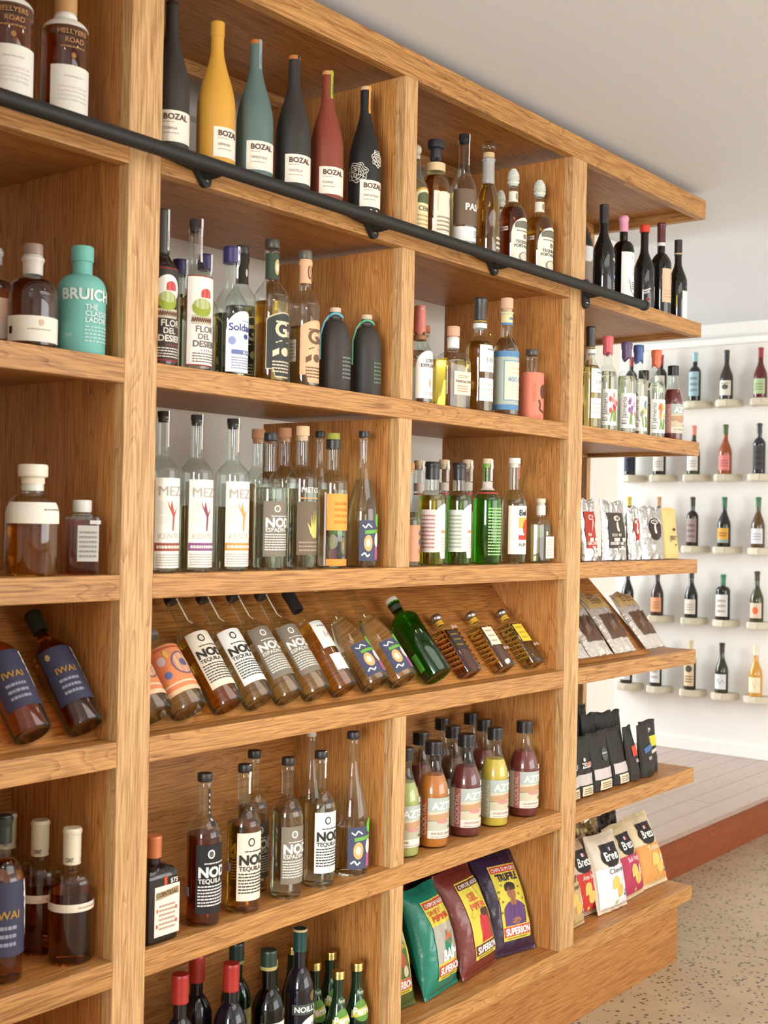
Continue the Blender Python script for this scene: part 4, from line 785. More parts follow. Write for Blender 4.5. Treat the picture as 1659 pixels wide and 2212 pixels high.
# ---- bay three, fifth row: margarita mixers
gL = 'bottles of cocktail mix with black caps'
MX = dict(kind='slope', rn=.45, zs=.50, zn=.82, group=gL)
def mixer(lab, x, y, liqc, stripe, bg2, R=.0415, H=.275, prod='GRAPEFRUIT', price=True, front=True, z=Z5, rot=0):
    d = [('L', -125, 70, .10, .485, (206, 198, 172)), ('P', -98, -72, .10, .485, stripe), ('V', 'COCKTAIL', -78, .13, .045, (226, 206, 186), .0), ('P', -72, 70, .355, .485, (178, 186, 176)), ('P', -72, 70, .26, .355, (190, 150, 110), 'diag'), ('P', -72, 70, .175, .27, bg2), ('Q', -40, 10, .24, .28, (196, 140, 130), 'oval'), ('Q', 8, 40, .19, .21, (90, 80, 70), 'oval'), ('P', -72, 70, .10, .175, (228, 222, 204)), ('T', 'AZTECA', -56, .375, .070, (238, 236, 226), .03), ('T', prod, -60, .135, .024, (170, 120, 100), .01), ('F', -60, 50, .105, .125, 1, (180, 150, 130))]
    if price: d += [('N',), ('T', '$35', 8, .51, .045, (238, 234, 226), .02)]
    bottle(lab, x, y, z, H, R, liq=('cloudy', liqc), fill=.685, caps=[('screw', (34, 30, 30), .033, 1.25, plastic((34, 30, 30), .25))], decals=d if front else d[:4]+d[-3:], rot=rot, **MX)
SA, SB, SC_, SD = (196, 186, 96), (190, 112, 44), (104, 42, 40), (206, 176, 66)
mixer('pale green cocktail mix bottle half hidden by the divider', .995, .058, (176, 176, 100), (130, 140, 90), (178, 176, 150), prod='LIME', R=.0405)
mixer('orange cocktail mix bottle with orange label stripe', 1.123, .059, SB, (176, 92, 44), (190, 186, 166), prod='SMOKED JALAPENO', R=.0425)
mixer('dark red cocktail mix bottle in the middle of the front rank', 1.279, .062, SC_, (170, 100, 96), (200, 192, 164), R=.0425)
mixer('yellow cocktail mix bottle between the two dark red ones', 1.427, .064, SD, (170, 172, 140), (196, 188, 160), prod='PASSIONFRUIT', R=.040)
mixer('dark red cocktail mix bottle nearest the right upright', 1.591, .068, (112, 44, 40), (180, 110, 104), (200, 192, 164), R=.0435)
for x, y, c, l in ((1.073, .150, (120, 60, 50), 'dark cocktail mix bottle in the second rank, next to the divider'), (1.200, .160, (120, 52, 44), 'dark cocktail mix bottle in the second rank, behind the orange one'), (1.352, .158, (96, 60, 40), 'cocktail mix bottle in the second rank, behind the middle dark red one'), (1.515, .160, (116, 52, 46), 'cocktail mix bottle in the second rank, behind the yellow one'), (1.130, .245, (110, 56, 46), 'cocktail mix bottle in the third rank, nearest the divider'), (1.445, .262, (90, 54, 40), 'cocktail mix bottle in the third rank, tallest against the back board'), (1.590, .258, (104, 52, 44), 'cocktail mix bottle in the third rank, nearest the right upright')):
    mixer(l, x, y, c, (150, 90, 80), (180, 172, 150), R=.0405, H=.278, price=False, front=False)

# ---- bay four, top row: wines
gM = 'wine bottles on the open end shelf above the rail'
BU = dict(kind='slope', rn=.385, zs=.46, zn=.72, group=gM, lip=False)
BO = dict(kind='round', rn=.39, zs=.60, zn=.73, group=gM)
BK = ('dark', (24, 22, 20))
bottle('dark wine bottle with grey landscape label, mostly behind the right upright', 1.866, .06, Z1, .30, .0348, glass=BK, caps=[('capsule', (34, 30, 30), .06, 1.1)], decals=[('L', -70, 90, .08, .46, (206, 206, 204)), ('P', -70, 90, .08, .3, (134, 116, 104)), ('Q', 0, 60, .25, .35, (150, 134, 120), 'diag')], **BU)
bottle('black sloping wine bottle with white lettering and small blue panel', 2.007, .06, Z1, .301, .0358, glass=BK, caps=[('capsule', (44, 38, 36), .06, 1.12)], decals=[('T', 'BEEHIVE', -8, .39, .032, (222, 216, 206), .02), ('S', [(28, .38), (22, .33), (30, .29), (40, .32)], .008, (200, 194, 184)), ('P', 2, 60, .20, .25, (110, 128, 190)), ('T', 'SPA', 8, .208, .034, (236, 236, 240), .02), ('F', 0, 50, .06, .17, 4, (196, 190, 180))], **BU)
bottle('green wine bottle with pink capsule and white ship-and-melon label', 2.143, .06, Z1, .292, .0352, glass=('tint', (90, 84, 40)), liq=(96, 70, 24), fill=.70, caps=[('capsule', (226, 150, 172), .052, 1.14)], group=gM, kind='dome', rn=.38, zs=.60, zn=.72,
       decals=[('L', -72, 72, .03, .58, (240, 236, 228)), ('S', [(-26, .27), (40, .27), (30, .14), (8, .10), (-14, .14), (-26, .27)], .007, (70, 66, 62)), ('S', [(16, .30), (22, .46), (30, .33), (-2, .32), (22, .44)], .006, (70, 66, 62)), ('S', [(-10, .53), (40, .53), (40, .50), (-10, .50), (-10, .53)], .005, (120, 116, 110)), ('F', -10, 26, .16, .25, 4, (110, 106, 100))])
bottle('black wine bottle with scarlet cap and white script', 2.294, .06, Z1, .292, .0346, glass=BK, caps=[('screw', (214, 58, 40), .024, 1.28)], decals=[('S', [(8, .24), (14, .28), (22, .2), (14, .14), (6, .2), (16, .26), (30, .18), (34, .1), (24, .06), (16, .12), (26, .18)], .012, (226, 220, 210)), ('S', [(-62, .22), (-40, .235), (-24, .25)], .02, (206, 196, 190)), ('S', [(-62, .19), (-30, .215)], .018, (206, 196, 190)), ('P', -50, -30, .11, .14, (150, 40, 36))], **BU)
bottle('dark wine bottle with maroon capsule, white ring and beige label', 2.421, .06, Z1, .325, .0354, glass=BK, caps=[('capsule', (92, 36, 36), .066, 1.12), ('collar', (226, 220, 210), .013, 1.08, .752)], decals=[('L', -55, 74, .14, .50, (222, 190, 158)), ('Q', 0, 36, .32, .44, (210, 174, 140), 'oval'), ('F', -40, 60, .18, .28, 3, (206, 168, 134))], kind='round', rn=.37, zs=.56, zn=.68, group=gM)
bottle('slender black wine bottle at the open end with narrow white label', 2.536, .05, Z1, .286, .033, glass=BK, caps=[('capsule', (40, 36, 34), .055, 1.12), ('collar', (196, 172, 120), .006, 1.14, .82)], decals=[('L', -34, 90, .02, .36, (236, 232, 224)), ('N',), ('L', -72, -66, .15, .3, (206, 190, 60))], **BU)
bottle('yellow-capped wine bottle half hidden behind the scarlet-capped one', 2.49, .16, Z1, .262, .034, glass=BK, caps=[('capsule', (226, 206, 52), .05, 1.14)], decals=[('L', -60, 60, .1, .4, (230, 226, 216))], **BU)
# ---- bay four, second row
gN = 'flower-label spirits on the open end shelf'
bottle('golden black-sleeved bottle with two white labels beside the right upright, end bay', 1.924, .055, Z2, .323, .0345, group=gN, **S141)
def flower(cols):
    d = [('L', -95, 62, .06, .44, (238, 234, 226)), ('V', 'El Jalmerio', -58, .10, .05, (96, 90, 84), .0)]
    random.seed(sum(cols[0]))
    for i in range(9):
        a, z = random.uniform(-42, 8), random.uniform(.20, .38); d.append(('Q', a-9, a+9, z-.03, z+.03, cols[i % len(cols)], 'oval'))
    for i in range(4):
        a = random.uniform(-36, 4); d.append(('S', [(a, .22), (a+random.uniform(-12, 12), .10)], .014, (130, 160, 70)))
    return d
FL = dict(kind='round', rn=.44, zs=.575, zn=.70, liq=(236, 234, 220), fill=.63, group=gN)
for x, y, h, R, wc, cols, l in ((2.038, .055, .306, .0315, (206, 92, 96), [(206, 92, 92), (226, 150, 140), (190, 70, 80)], 'clear bottle with rose-red wax top and red flower label'), (2.169, .055, .303, .0325, (96, 72, 106), [(150, 110, 160), (186, 140, 170), (214, 160, 180)], 'clear bottle with plum wax top and lavender flower label'), (2.300, .078, .311, .0316, (70, 92, 148), [(150, 180, 206), (120, 150, 190), (236, 206, 100)], 'clear bottle with blue wax top and blue iris label'), (2.403, .062, .305, .0315, (214, 108, 66), [(236, 160, 90), (230, 130, 70), (244, 190, 120)], 'clear bottle with orange wax top and orange flower label')):
    bottle(l, x, y, Z2, h, R, caps=[('wax', wc, .05, 1.2)], decals=flower(cols), **FL)
gL2 = 'cocktail mix bottles on the open end shelf'
MX['group'] = gL2
mixer('dark red cocktail mix bottle at the open end of the second row', 2.534, .06, (112, 44, 44), (206, 140, 130), (206, 190, 160), R=.0361, H=.266, z=Z2, price=False)
mixer('dark red cocktail mix bottle behind the blue and orange wax tops', 2.505, .16, (112, 44, 44), (206, 140, 130), (206, 190, 160), R=.034, H=.252, z=Z2, price=False)

# ------------------------------------------------------------------ bags and pouches
def bag(label, cx, y, z, w, h, t, lean, mfilm, decals=(), rot=0, kind='pillow', seed=0, cat='bag', name='chips_bag', group=None, crumple=.25, decal_extra=None, neck=0.0):
    """pillow bag or stand-up pouch; base centre at (cx, y, z); front faces -y; lean tips the top back"""
    rnd = random.Random(seed); ph = [rnd.uniform(0, 6) for _ in range(6)]
    root = empty(name, (cx, y, z), (-R_(lean), 0, R_(rot))); tag(root, label, cat, group)
    def bul(s, u):
        e = (1-abs(s)**2.4)
        if kind == 'pillow': v = max(0, math.sin(math.pi*min(1, max(0, (u-.03)/.94))))**.55
        else: v = (1-u)**.55*(.55+.45*math.cos(u*.6))+.04 if u > .12 else (.86+.14*u/.12)
        return t/2*e**.6*v if e > 0 else 0
    def wr(s, u):
        return crumple*t*.12*(math.sin(9*u+4*s+ph[0])*math.sin(7*s+ph[1])+.6*math.sin(17*u-11*s+ph[2])+.8*math.sin(5*s*u*6+ph[3]))*(1-s*s)
    def xs(s, u):
        k = 1-.035*math.sin(math.pi*u)-neck*max(0, u-.75)
        return s*w/2*k+.004*math.sin(5*u+ph[4])*crumple
    def zz(s, u): return u*h+.006*crumple*math.sin(4*s+ph[5])*(u > .9)
    def front(s, u, off=0): return (xs(s, u), -(bul(s, u)+max(0, wr(s, u)))-off-.0006, zz(s, u))
    def back(s, u): return (xs(s, u), bul(s, u)*.8+.0006, zz(s, u))
    n, m = 32, 44; V = []; F = []
    for sd in (0, 1):
        for i in range(n+1):
            for j in range(m+1):
                s, u = -1+2*i/n, j/m; V.append(front(s, u) if sd == 0 else back(s, u))
    o = (n+1)*(m+1)
    for i in range(n):
        for j in range(m):
            a = i*(m+1)+j; F.append((a, a+m+1, a+m+2, a+1)); F.append((o+a, o+a+1, o+a+m+2, o+a+m+1))
    edge = [i*(m+1) for i in range(n+1)]+[n*(m+1)+j for j in range(1, m+1)]+[i*(m+1)+m for i in range(n-1, -1, -1)]+[j for j in range(m-1, 0, -1)]
    for a, b in zip(edge, edge[1:]+edge[:1]): F.append((a, b, o+b, o+a)[::-1])
    obj('bag_body', V, F, mfilm, root, True, sharp=1.2)
    # crimped end seals
    for u0, u1 in (((.955, 1.0),) if kind == 'pouch' else ((.95, 1.0), (0, .035))):
        V = []; F = []
        for i in range(37):
            s = -1+i/18; 
            for u in (u0, u1):
                p = front(s, u, .0006+.0012*(i % 2)); V.append(p)
        for i in range(36): F.append((2*i, 2*i+2, 2*i+3, 2*i+1))
        obj('crimped_seal', V, F, mfilm, root)
    D = math.pi/180
    # decals: a in degrees stands for hundredths of the half width
    def fn(a, zf, off): return front(max(-1, min(1, a/D/100)), zf, off*1.7+.0012)
    put_decals(Surf(fn, (w/2)*(1/(100*D)), h, 3), root, decals)
    return root
gP = 'crisp packets on the bottom row, third bay'
def superbon(band, pic, flav, y1=.86, bandc=(196, 74, 60)):
    return [('L', -54, 70, .13, y1, (206, 190, 70)), ('P', -50, 66, y1-.075, y1-.012, band), ('T', 'CHIPS DE MADRID', -46, y1-.062, .036, (238, 230, 214), .02, 108)]+pic+[('P', -52, 68, .165, .255, bandc), ('T', 'SUPERBON', -47, .178, .064, (240, 236, 226), .04, 110), ('F', -40, 50, .135, .158, 1, (150, 130, 50))]
bam = [('T', 'SWEET', -50, .72, .045, (196, 96, 50), .02), ('T', 'PEPPER', -44, .655, .055, (196, 70, 40), .03, 96), ('P', -54, 56, .28, .62, (170, 164, 150)), ('G', [(-40, .5), (-10, .46), (0, .56), (14, .47), (44, .54), (24, .44), (50, .36), (14, .38), (0, .30), (-10, .38), (-44, .34), (-20, .43)], (38, 130, 96)), ('G', [(0, .52), (10, .56), (14, .5), (34, .53), (22, .47), (36, .42), (14, .44), (2, .40), (2, .45), (-10, .46)], (214, 96, 50)), ('T', 'BAM!', -34, .29, .10, (240, 238, 230), .05, 86)]
sal = [('T', 'SEL', -30, .66, .075, (206, 96, 62), .03), ('T', 'PEPER', -36, .575, .06, (206, 96, 62), .03), ('Q', -44, -24, .50, .56, (200, 176, 60), 'oval'), ('Q', -22, 40, .27, .52, (196, 54, 60), 'arch'), ('Q', 2, 30, .49, .57, (70, 44, 36), 'oval'), ('Q', 26, 56, .46, .56, (110, 70, 44), 'oval'), ('Q', 30, 58, .27, .47, (120, 84, 52), 'oval')]
tru = [('T', 'TRUFFLE', -40, .70, .072, (52, 34, 54), .04, 96), ('Q', -16, 22, .50, .645, (150, 100, 66), 'oval'), ('Q', -20, 24, .60, .68, (44, 30, 32), 'arch'), ('Q', -44, 50, .265, .50, (92, 58, 104), 'arch'), ('Q', -14, 18, .45, .52, (150, 100, 66), 'oval'), ('Q', -18, 24, .275, .335, (150, 104, 70), 'oval')]+[('Q', a-5, a+5, zz-.012, zz+.012, (140, 124, 50), 'oval') for a, zz in ((-48, .6), (-40, .5), (-50, .4), (44, .62), (36, .55), (52, .5), (-34, .66), (-54, .54), (54, .42))]
vin = [('P', -58, 58, .58, .78, (176, 180, 160)), ('P', -58, 58, .26, .58, (84, 104, 50)), ('T', 'VINEGAR', -40, .52, .06, (200, 180, 96), .03, 98), ('Q', 8, 40, .35, .48, (170, 84, 50), 'oval'), ('Q', 20, 44, .27, .37, (206, 190, 160), 'oval'), ('Q', -40, -10, .28, .40, (206, 196, 170), 'oval'), ('Q', 0, 20, .62, .7, (206, 170, 110), 'oval')]
def onbase(cx, y): return cx, y
bag('green and grey vinegar crisps packet half hidden by the divider', 1.018, .088, Z6+.003, .155, .285, .09, 19, film((74, 92, 48)), superbon((170, 60, 50), vin, 'v', .88), rot=-4, seed=3, group=gP)
bag('teal crisps packet with comic-burst picture', 1.206, .078, Z6+.003, .185, .285, .11, 18, film((22, 122, 100)), superbon((190, 70, 56), bam, 'b'), rot=7, seed=5, group=gP)
bag('brick-brown crisps packet with a couple in an embrace', 1.402, .085, Z6+.003, .205, .295, .11, 21, film((112, 46, 38)), superbon((104, 44, 38), sal, 's', bandc=(104, 44, 38)), rot=6, seed=8, group=gP)
bag('dark purple truffle crisps packet with a seated figure, nearest the right upright', 1.592, .092, Z6+.003, .185, .295, .10, 23, film((52, 34, 58)), superbon((196, 70, 60), tru, 't'), rot=-13, seed=11, group=gP)
for x, y, c, s_, l in ((1.03, .20, (20, 70, 54), 21, 'dark green crisps packet in the second rank by the divider'), (1.19, .205, (82, 36, 34), 22, 'maroon crisps packet in the second rank behind the teal one'), (1.40, .212, (24, 60, 46), 23, 'bottle-green crisps packet in the second rank behind the brick-brown one'), (1.59, .218, (48, 32, 52), 24, 'purple crisps packet in the second rank against the back board')):
    bag(l, x, y, Z6+.003, .185, .29, .06, 12, film(c), [('L', -60, 60, .13, .86, (150, 70, 50)), ('P', -56, 56, .14, .80, (190, 176, 70))], seed=s_, group=gP)

gQ = 'crisp packets on the bottom row, open end'
def brets(main, upper, flav, txc, chip=(232, 190, 100)):
    return [('L', -92, 92, .06, .56, main), ('L', -56, 62, .55, .84, (36, 30, 30), 'oval'), ('P', -48, 54, .76, .86, (36, 30, 30)), ('T', 'Brets', -44, .645, .115, (240, 238, 230), .02, 92), ('Q', -8, -2, .765, .81, (70, 80, 130)), ('Q', -2, 4, .765, .81, (238, 236, 230)), ('Q', 4, 10, .765, .81, (196, 60, 54)), ('N',), ('T', flav, -34, .47, .065, txc, .01, 100), ('Q', -22, 26, .27, .43, chip, 'arch'), ('Q', 0, 52, .15, .31, tuple(min(255, int(c*.97)) for c in chip), 'oval'), ('Q', 44, 62, .26, .40, (236, 228, 214), 'oval'), ('Q', 62, 82, .14, .22, (70, 110, 180)), ('Q', 64, 80, .165, .20, (226, 232, 240)), ('Q', -6, 8, .075, .12, (196, 190, 90), 'oval')]
for cx, y, w, h, lean, rot, base, main, fl, tx, sd, l in (
        (1.905, .075, .17, .245, 16, 2, (196, 168, 124), (196, 168, 120), 'Camembert', (80, 66, 50), 31, 'tan crisps packet beside the right upright, mostly hidden by it'),
        (2.050, .110, .165, .245, 14, -4, (190, 160, 130), (198, 58, 48), 'Arome Cheese', (240, 226, 210), 32, 'red crisps packet between the upright and the white one'),
        (2.172, .072, .185, .250, 15, -3, (206, 190, 166), (222, 222, 222), 'Chevre', (110, 110, 96), 33, 'white goat-cheese crisps packet on the open end'),
        (2.345, .088, .185, .250, 19, 3, (206, 184, 140), (176, 56, 84), 'Sel & Vinaigre', (238, 214, 216), 34, 'raspberry pink crisps packet on the open end'),
        (2.528, .095, .185, .255, 22, -2, (214, 192, 150), (214, 150, 80), 'Tartiflette', (244, 226, 196), 35, 'orange-tan crisps packet at the open end of the bottom row')):
    bag(l, cx, y, Z6+.003, w, h, .07, lean, film(base, .35), brets(main, base, fl, tx), rot=rot, seed=sd, group=gQ, crumple=.35)
for x, y, c, s_, l in ((1.93, .20, (96, 76, 50), 41, 'brown-backed crisps packet in the second rank by the upright'), (2.10, .21, (74, 58, 40), 42, 'dark brown-backed crisps packet in the second rank behind the red one'), (2.27, .205, (150, 124, 74), 43, 'gold-backed crisps packet in the second rank behind the white one'), (2.44, .22, (60, 46, 40), 44, 'dark crisps packet in the second rank behind the orange-tan one'), (2.02, .31, (120, 100, 70), 45, 'bronze crisps packet at the very back of the open end shelf')):
    bag(l, x, y, Z6+.003, .17, .25, .06, 8, foil(c, .35), [('L', -60, 60, .3, .8, tuple(int(v*.6) for v in c), 'oval')], seed=s_, group=gQ, crumple=.9)

# ---- bay four: coffee pouches on the fifth row
gR = 'black coffee pouches on the open end'
BLKF = mat('black_film', (40, 34, 28), .55, 0, .3, (45., .3, .006))
def coffee(lab, silver=True, extra=()):
    d = list(extra)
    if silver: d += [('L', -86, 86, .19, .37, (196, 186, 180)), ('N',), ('L', -60, 62, .01, .165, (222, 206, 172)), ('F', -44, 44, .03, .14, 3, (140, 124, 100))]
    return d
LOGO = [('T', 'ZELLA', -40, .47, .09, (232, 228, 220), .02), ('Q', -20, 4, .575, .64, (220, 212, 200), 'oval')]
for x, y, w, lean, ex, sil, rot, lab, l in (
        (1.850, .062, .105, 5, LOGO, True, 0, 'BREW', 'black coffee pouch with silver band touching the right upright'),
        (1.935, .062, .105, 6, LOGO+[('Q', 20, 70, .48, .57, (206, 90, 44), 'diag')], True, -2, 'DECAF', 'black coffee pouch with silver band and orange mark'),
        (2.060, .064, .130, 8, [('L', -6, 56, .48, .72, (84, 86, 80), 'oval'), ('F', -4, 54, .60, .64, 1, (206, 206, 200))], True, 0, 'BLEND', 'black coffee pouch with silver band and round grey stamp'),
        (2.188, .066, .110, 10, [], True, 2, 'HOUSE', 'black coffee pouch with silver band and plain front, right of the stamped one'),
        (2.279, .062, .085, 9, [('L', -50, 70, .44, .63, (206, 70, 50)), ('N',), ('T', 'BEEF', -30, .32, .06, (206, 200, 190), .01)], False, 10, '', 'black jerky pouch with red square'),
        (2.372, .060, .110, 6, [('L', -70, 60, .44, .60, (72, 104, 160), 'diag'), ('N',), ('T', 'BEEF', -40, .31, .06, (206, 200, 190), .01)], False, 8, '', 'black jerky pouch with blue square'),
        (2.440, .085, .120, 4, [('L', -30, 70, .50, .70, (206, 200, 60)), ('N',), ('T', 'JIM', -30, .80, .06, (230, 228, 220), .03), ('Q', -20, 50, .36, .46, (206, 200, 190), 'diag')], False, 0, '', 'black jerky pouch with lime-yellow square at the open end')):
    bag(l, x, y, Z5+.002, w, .185 if sil else .178, .05, lean, BLKF, coffee(lab, sil, ex), rot=rot, kind='pouch', seed=int(x*100), name='coffee_pouch' if sil else 'jerky_pouch', cat='pouch', group=gR, crumple=.3)
for i, (x, y, h) in enumerate([(1.90, .135, .235), (2.02, .14, .245), (2.14, .145, .225), (2.25, .15, .22), (2.34, .155, .215), (1.95, .215, .26), (2.09, .225, .25), (2.24, .23, .235), (1.93, .29, .265), (2.10, .30, .258)]):
    bag(('plain black pouch in the second rank of coffee bags, %s from the upright' % ('first', 'second', 'third', 'fourth', 'fifth')[i]) if i < 5 else ('plain black pouch in the third rank of coffee bags, %s from the upright' % ('first', 'second', 'third')[i-5] if i < 8 else 'plain black pouch in the last rank of coffee bags, %s from the upright' % ('first', 'second')[i-8]),
        x, y, Z5+.002, .105, h, .045, 5, BLKF, [('L', -60, 60, .3, .55, (52, 48, 46))], rot=(-4, 3, 5, -6, 4, 2, -3, 6, 0, 4)[i], kind='pouch', seed=60+i, name='coffee_pouch', cat='pouch', group='plain black pouches behind the coffee bags', crumple=.5)
# ---- bay four, third row: jerky pouches
gS = 'jerky pouches on the open end, third row'
SILV = mat('silver_foil', (196, 193, 188), .3, .85, .6, (38., .5, .012))
def ant(bg, ov): return [('L', -70, 66, .20, .80, bg)] if not ov else [('L', -46, 58, .36, .78, bg, 'oval')]
EMB = [('Q', -30, 30, .66, .75, (226, 214, 200), 'oval'), ('Q', -22, 22, .675, .735, None, 'oval'), ('Q', -9, 9, .48, .68, (226, 214, 200), 'oval')]
def emb(bg): return [tuple(bg if q is None else q for q in e) for e in EMB]
for x0, x1, h, bg, ov, txt, l in (
        (1.886, 1.982, .194, (176, 62, 48), False, 'BEEF', 'silver jerky pouch with red label next to the right upright'),
        (2.025, 2.185, .193, (72, 62, 54), False, 'SLICED BEEF', 'silver jerky pouch with large dark brown label'),
        (2.205, 2.284, .178, (182, 66, 50), True, '', 'silver jerky pouch with red oval label'),
        (2.288, 2.470, .181, (60, 46, 42), True, '', 'bright silver jerky pouch with dark oval label')):
    d = ant(bg, ov)+emb(bg)
    if not ov: d += [('T', txt, -58, .40, .045, (226, 216, 204), .02), ('Q', -40, 0, .31, .37, (226, 216, 204)), ('Q', 30, 60, .31, .37, (226, 216, 204)), ('N',), ('L', -66, 62, .255, .305, (234, 228, 216)), ('L', -20, 60, .17, .235, (232, 226, 214))]
    bag(l, (x0+x1)/2, .055, Z3+.002, x1-x0, h, .042, 4, SILV, d, kind='pouch', seed=int(x0*300), name='jerky_pouch', cat='pouch', group=gS, crumple=.8)
bag('yellow snack pouch sliver just right of the upright, third row', 1.842, .08, Z3+.002, .07, .19, .03, 2, film((222, 190, 60)), [('L', -80, 80, .3, .8, (236, 206, 90))], kind='pouch', seed=77, name='jerky_pouch', cat='pouch', group=gS)
for x, w_, l in ((2.003, .05, 'dark see-through jerky pouch between the red and brown labels'), (2.178, .06, 'dark see-through jerky pouch right of the brown label')):
    bag(l, x, .112, Z3+.002, w_, .183, .03, 3, film((46, 36, 30), .2), [('L', -80, 80, .86, .97, (206, 190, 170))], kind='pouch', seed=int(x*50), name='jerky_pouch', cat='pouch', group=gS, crumple=.6)
bag('buff kraft jerky pouch with black lettering at the open end', 2.537, .06, Z3+.002, .115, .181, .036, 5, mat('kraft', (222, 194, 128), .7, 0, .2, (60., .25, .004)), [('T', 'JERKY', -46, .36, .085, (74, 62, 46), .015), ('Q', 6, 40, .54, .60, (74, 62, 46), 'arch'), ('G', [(14, .28), (34, .28), (24, .23)], (74, 62, 46)), ('S', [(-50, .50), (60, .50)], .006, (196, 166, 104)), ('Q', -8, 2, .88, .91, (140, 110, 70), 'oval')], kind='pouch', seed=90, name='jerky_pouch', cat='pouch', group=gS, crumple=.25)
# ---- bay four, slope: clear jerky bags with kraft headers
gT = 'clear jerky bags on the sloping end display'
JK = mat('dried_meat', (92, 66, 50), .45, 0, .4, (70., .8, .01))
CLF = mat('clear_film', (204, 196, 186), .2, .3, .7, (70., .6, .008))
for x, sd, l in ((1.865, 1, 'clear jerky bag on the slope mostly behind the right upright'), (2.02, 2, 'clear jerky bag on the slope, second from the right upright'), (2.185, 3, 'clear jerky bag on the slope, third from the right upright'), (2.405, 4, 'clear jerky bag on the slope at the open end')):
    hd = .021; yb, zb = .057+.004-math.sin(AL)*hd, 1.0791+.004+math.cos(AL)*hd
    b = bag(l, x, yb, zb, .15, .235, .038, 90-math.degrees(AL), CLF, [('L', -92, 92, .73, .985, (190, 158, 106)), ('F', -50, 50, .80, .93, 3, (140, 112, 70)), ('N',), ('L', -72, 70, .20, .62, (96, 70, 54), 'torn'), ('Q', -50, 0, .3, .5, (120, 92, 72), 'diag'), ('Q', 10, 50, .4, .58, (78, 56, 44), 'oval')], kind='pillow', seed=200+sd, name='jerky_bag', group=gT, crumple=1.0)

# ------------------------------------------------------------------ the wine wall
STONE = mat('limestone', (214, 204, 182), .8, 0, .2, (80., .5, .004))
COLS = [1.671, 1.474, 1.256, 1.060, .857]             # y of the five columns, left to right
ROWS = [2.262, 1.829, 1.408, .985, .562]              # top of each ledge
DG, BRW, RUBY, GRN, GLD = ('dark', (28, 26, 18)), ('dark', (70, 40, 20)), ('dark', (96, 30, 24)), ('dark', (60, 62, 26)), ('dark', (206, 150, 60))
WINES = {
 (0, 0): ('bordeaux', DG, (170, 50, 50), (150, 40, 40), 'dark wine with red capsule, top wall row, far left'),
 (0, 1): ('bordeaux', DG, (160, 40, 44), (226, 220, 206), 'dark wine with red capsule, top wall row, second from left'),
 (0, 2): ('bordeaux', DG, (150, 196, 196), (166, 196, 206), 'dark wine with pale blue label and aqua capsule on the wall'),
 (0, 3): ('burgundy', ('dark', (54, 46, 36)), (44, 42, 44), (226, 220, 206), 'brown burgundy bottle with cream label, top wall row'),
 (0, 4): ('burgundy', RUBY, (150, 40, 40), (176, 196, 150), 'ruby wine with pale green label, top wall row'),
 (1, 0): ('bordeaux', ('dark', (30, 30, 40)), (34, 32, 40), (44, 42, 60), 'navy-dark wine bottle, second wall row, far left'),
 (1, 1): ('burgundy', DG, (40, 38, 36), (214, 210, 196), 'dark wine with large grey-white label, second wall row'),
 (1, 2): ('burgundy', GRN, (226, 138, 120), (232, 226, 214), 'olive wine with salmon capsule, second wall row'),
 (1, 3): ('burgundy', ('dark', (150, 74, 30)), (70, 90, 40), (226, 132, 126), 'amber-rose wine with coral label, second wall row'),
 (1, 4): ('bordeaux', ('dark', (34, 34, 42)), (40, 38, 44), (70, 66, 66), 'black wine bottle with charcoal label, second wall row'),
 (2, 0): ('burgundy', GRN, (222, 196, 60), (226, 220, 200), 'wine with yellow capsule, third wall row, far left'),
 (2, 1): ('burgundy', GRN, (206, 160, 120), (226, 220, 200), 'wine with tan capsule behind the silver jerky pouch'),
 (2, 2): ('bordeaux', ('dark', (40, 22, 18)), (60, 50, 24), (160, 140, 134), 'dark red wine with mauve-grey label, third wall row'),
 (2, 3): ('burgundy', DG, (50, 110, 70), (222, 170, 70), 'dark wine with orange-yellow label and green capsule'),
 (2, 4): ('burgundy', ('dark', (86, 64, 28)), (60, 110, 70), (222, 222, 222), 'amber-green wine with white label and green capsule'),
 (3, 0): ('burgundy', DG, (34, 30, 30), (206, 130, 120), 'dark wine with pink label, fourth wall row, far left'),
 (3, 1): ('burgundy', ('dark', (60, 34, 26)), (50, 30, 28), (226, 160, 116), 'dark wine with peach label, fourth wall row'),
 (3, 2): ('burgundy', DG, (44, 40, 34), (224, 212, 196), 'dark wine with ivory label, fourth wall row'),
 (3, 3): ('squat', DG, (60, 130, 90), (226, 220, 212), 'squat dark bottle with tall white label and green capsule'),
 (3, 4): ('burgundy', GRN, (70, 62, 50), (222, 200, 176), 'olive wine with orange-dot label, fourth wall row'),
 (4, 0): ('burgundy', DG, (34, 30, 30), (222, 222, 220), 'dark wine with white label, lowest wall row, far left'),
 (4, 1): ('bordeaux', DG, (40, 36, 36), (226, 224, 220), 'dark wine with white label, lowest wall row, second from left'),
 (4, 2): ('bordeaux', ('dark', (40, 28, 20)), (216, 200, 160), (222, 200, 160), 'dark wine with tan label and cream capsule, lowest wall row'),
 (4, 3): ('burgundy', ('dark', (50, 52, 26)), (50, 46, 40), (222, 222, 222), 'olive-dark wine with white scribble label, lowest wall row'),
 (4, 4): ('burgundy', GLD, (236, 226, 200), (236, 226, 190), 'golden wine with cream label, lowest wall row'),
}
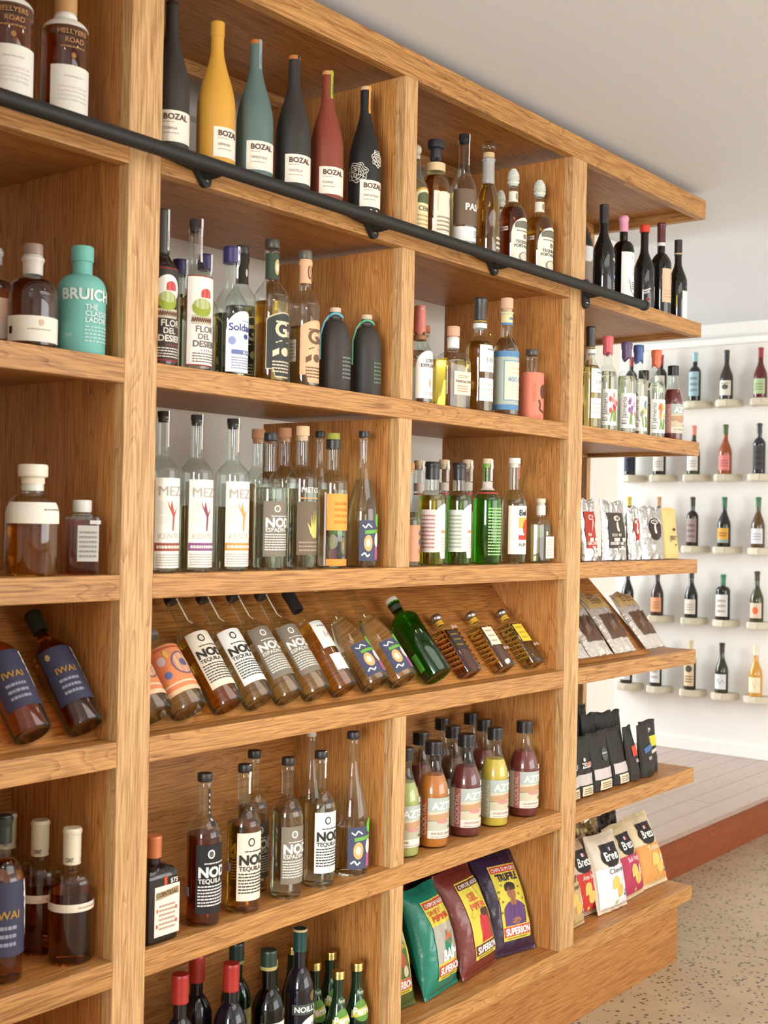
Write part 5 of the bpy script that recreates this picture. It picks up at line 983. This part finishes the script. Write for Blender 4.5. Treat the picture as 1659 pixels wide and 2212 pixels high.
for (r, c), (kd, gl, capc, lc, lab) in WINES.items():
    yc = COLS[c]; zt = ROWS[r]; xc = XW-.072; rr = random.Random(r*9+c)
    n = 6; pts = []
    for i in range(n):
        a = math.pi*(i/(n-1))+math.pi/2; q = rr.uniform(.92, 1.08)
        pts.append((XW-.001+.132*math.cos(a)*q if 0 < i < n-1 else XW+.0, yc+(.0815*math.sin(a)*q)))
    o = prism('stone_ledge', [(p[0], p[1]) for p in pts], 2, zt-.040, zt, STONE)
    bm = bmesh.new(); bm.from_mesh(o.data); bmesh.ops.bevel(bm, geom=bm.edges[:], offset=.005, segments=2, affect='EDGES'); bm.to_mesh(o.data); bm.free()
    tag(o, 'stone ledge under '+lab, 'ledge', 'stone ledges on the wine wall')
    P_ = {'bordeaux': dict(kind='round', rn=.38, zs=.60, zn=.72, H=.288, R=.0345), 'burgundy': dict(kind='slope', rn=.36, zs=.42, zn=.74, H=.288, R=.0375), 'squat': dict(kind='dome', rn=.34, zs=.64, zn=.74, H=.262, R=.041)}[kd]
    P_ = dict(P_); H, R = P_.pop('H'), P_.pop('R')
    lo, hi = (.08, .56) if kd != 'burgundy' else (.08, .38)
    if (r, c) == (0, 2): lo, hi = .10, .60
    d = [('L', -62, 55, lo, hi, lc)]
    if (r, c) == (0, 3): d += [('Q', -30, 30, .2, .3, (96, 92, 86), 'oval'), ('F', -40, 40, .3, .34, 1, (120, 116, 108))]
    elif (r, c) == (3, 4): d += [('Q', -25, 25, .16, .30, (226, 110, 60), 'oval')]
    elif (r, c) == (4, 3): d += [('S', [(-45, .2), (-20, .28), (0, .18), (20, .27), (40, .2)], .012, (150, 156, 170))]
    elif (r, c) == (4, 4): d += [('G', [(-45, .2), (-10, .28), (0, .24), (30, .3), (45, .2), (10, .18)], (214, 170, 60))]
    elif (r, c) == (2, 3): d += [('P', -62, 55, .08, .15, (150, 160, 150)), ('F', -40, 40, .2, .3, 2, (160, 80, 50))]
    elif (r, c) == (4, 2): d += [('Q', -35, 35, .36, .5, (90, 80, 76), 'oval'), ('F', -40, 40, .14, .3, 3, (150, 110, 80))]
    else: d += [('F', -40, 38, lo+.06, hi-.08, 3, tuple(int(v*.8) for v in lc))]
    caps = [('capsule', capc, .055 if kd != 'squat' else .06, 1.12)]
    if (r, c) == (4, 2): caps += [('collar', (120, 44, 40), .02, 1.14, .74)]
    bottle(lab, xc, yc, zt, H, R, glass=gl, caps=caps, decals=d, rot=-90+8, group='wine bottles on the wall ledges', seg=24, name='wine_bottle', **P_)
bpy.context.view_layer.update()
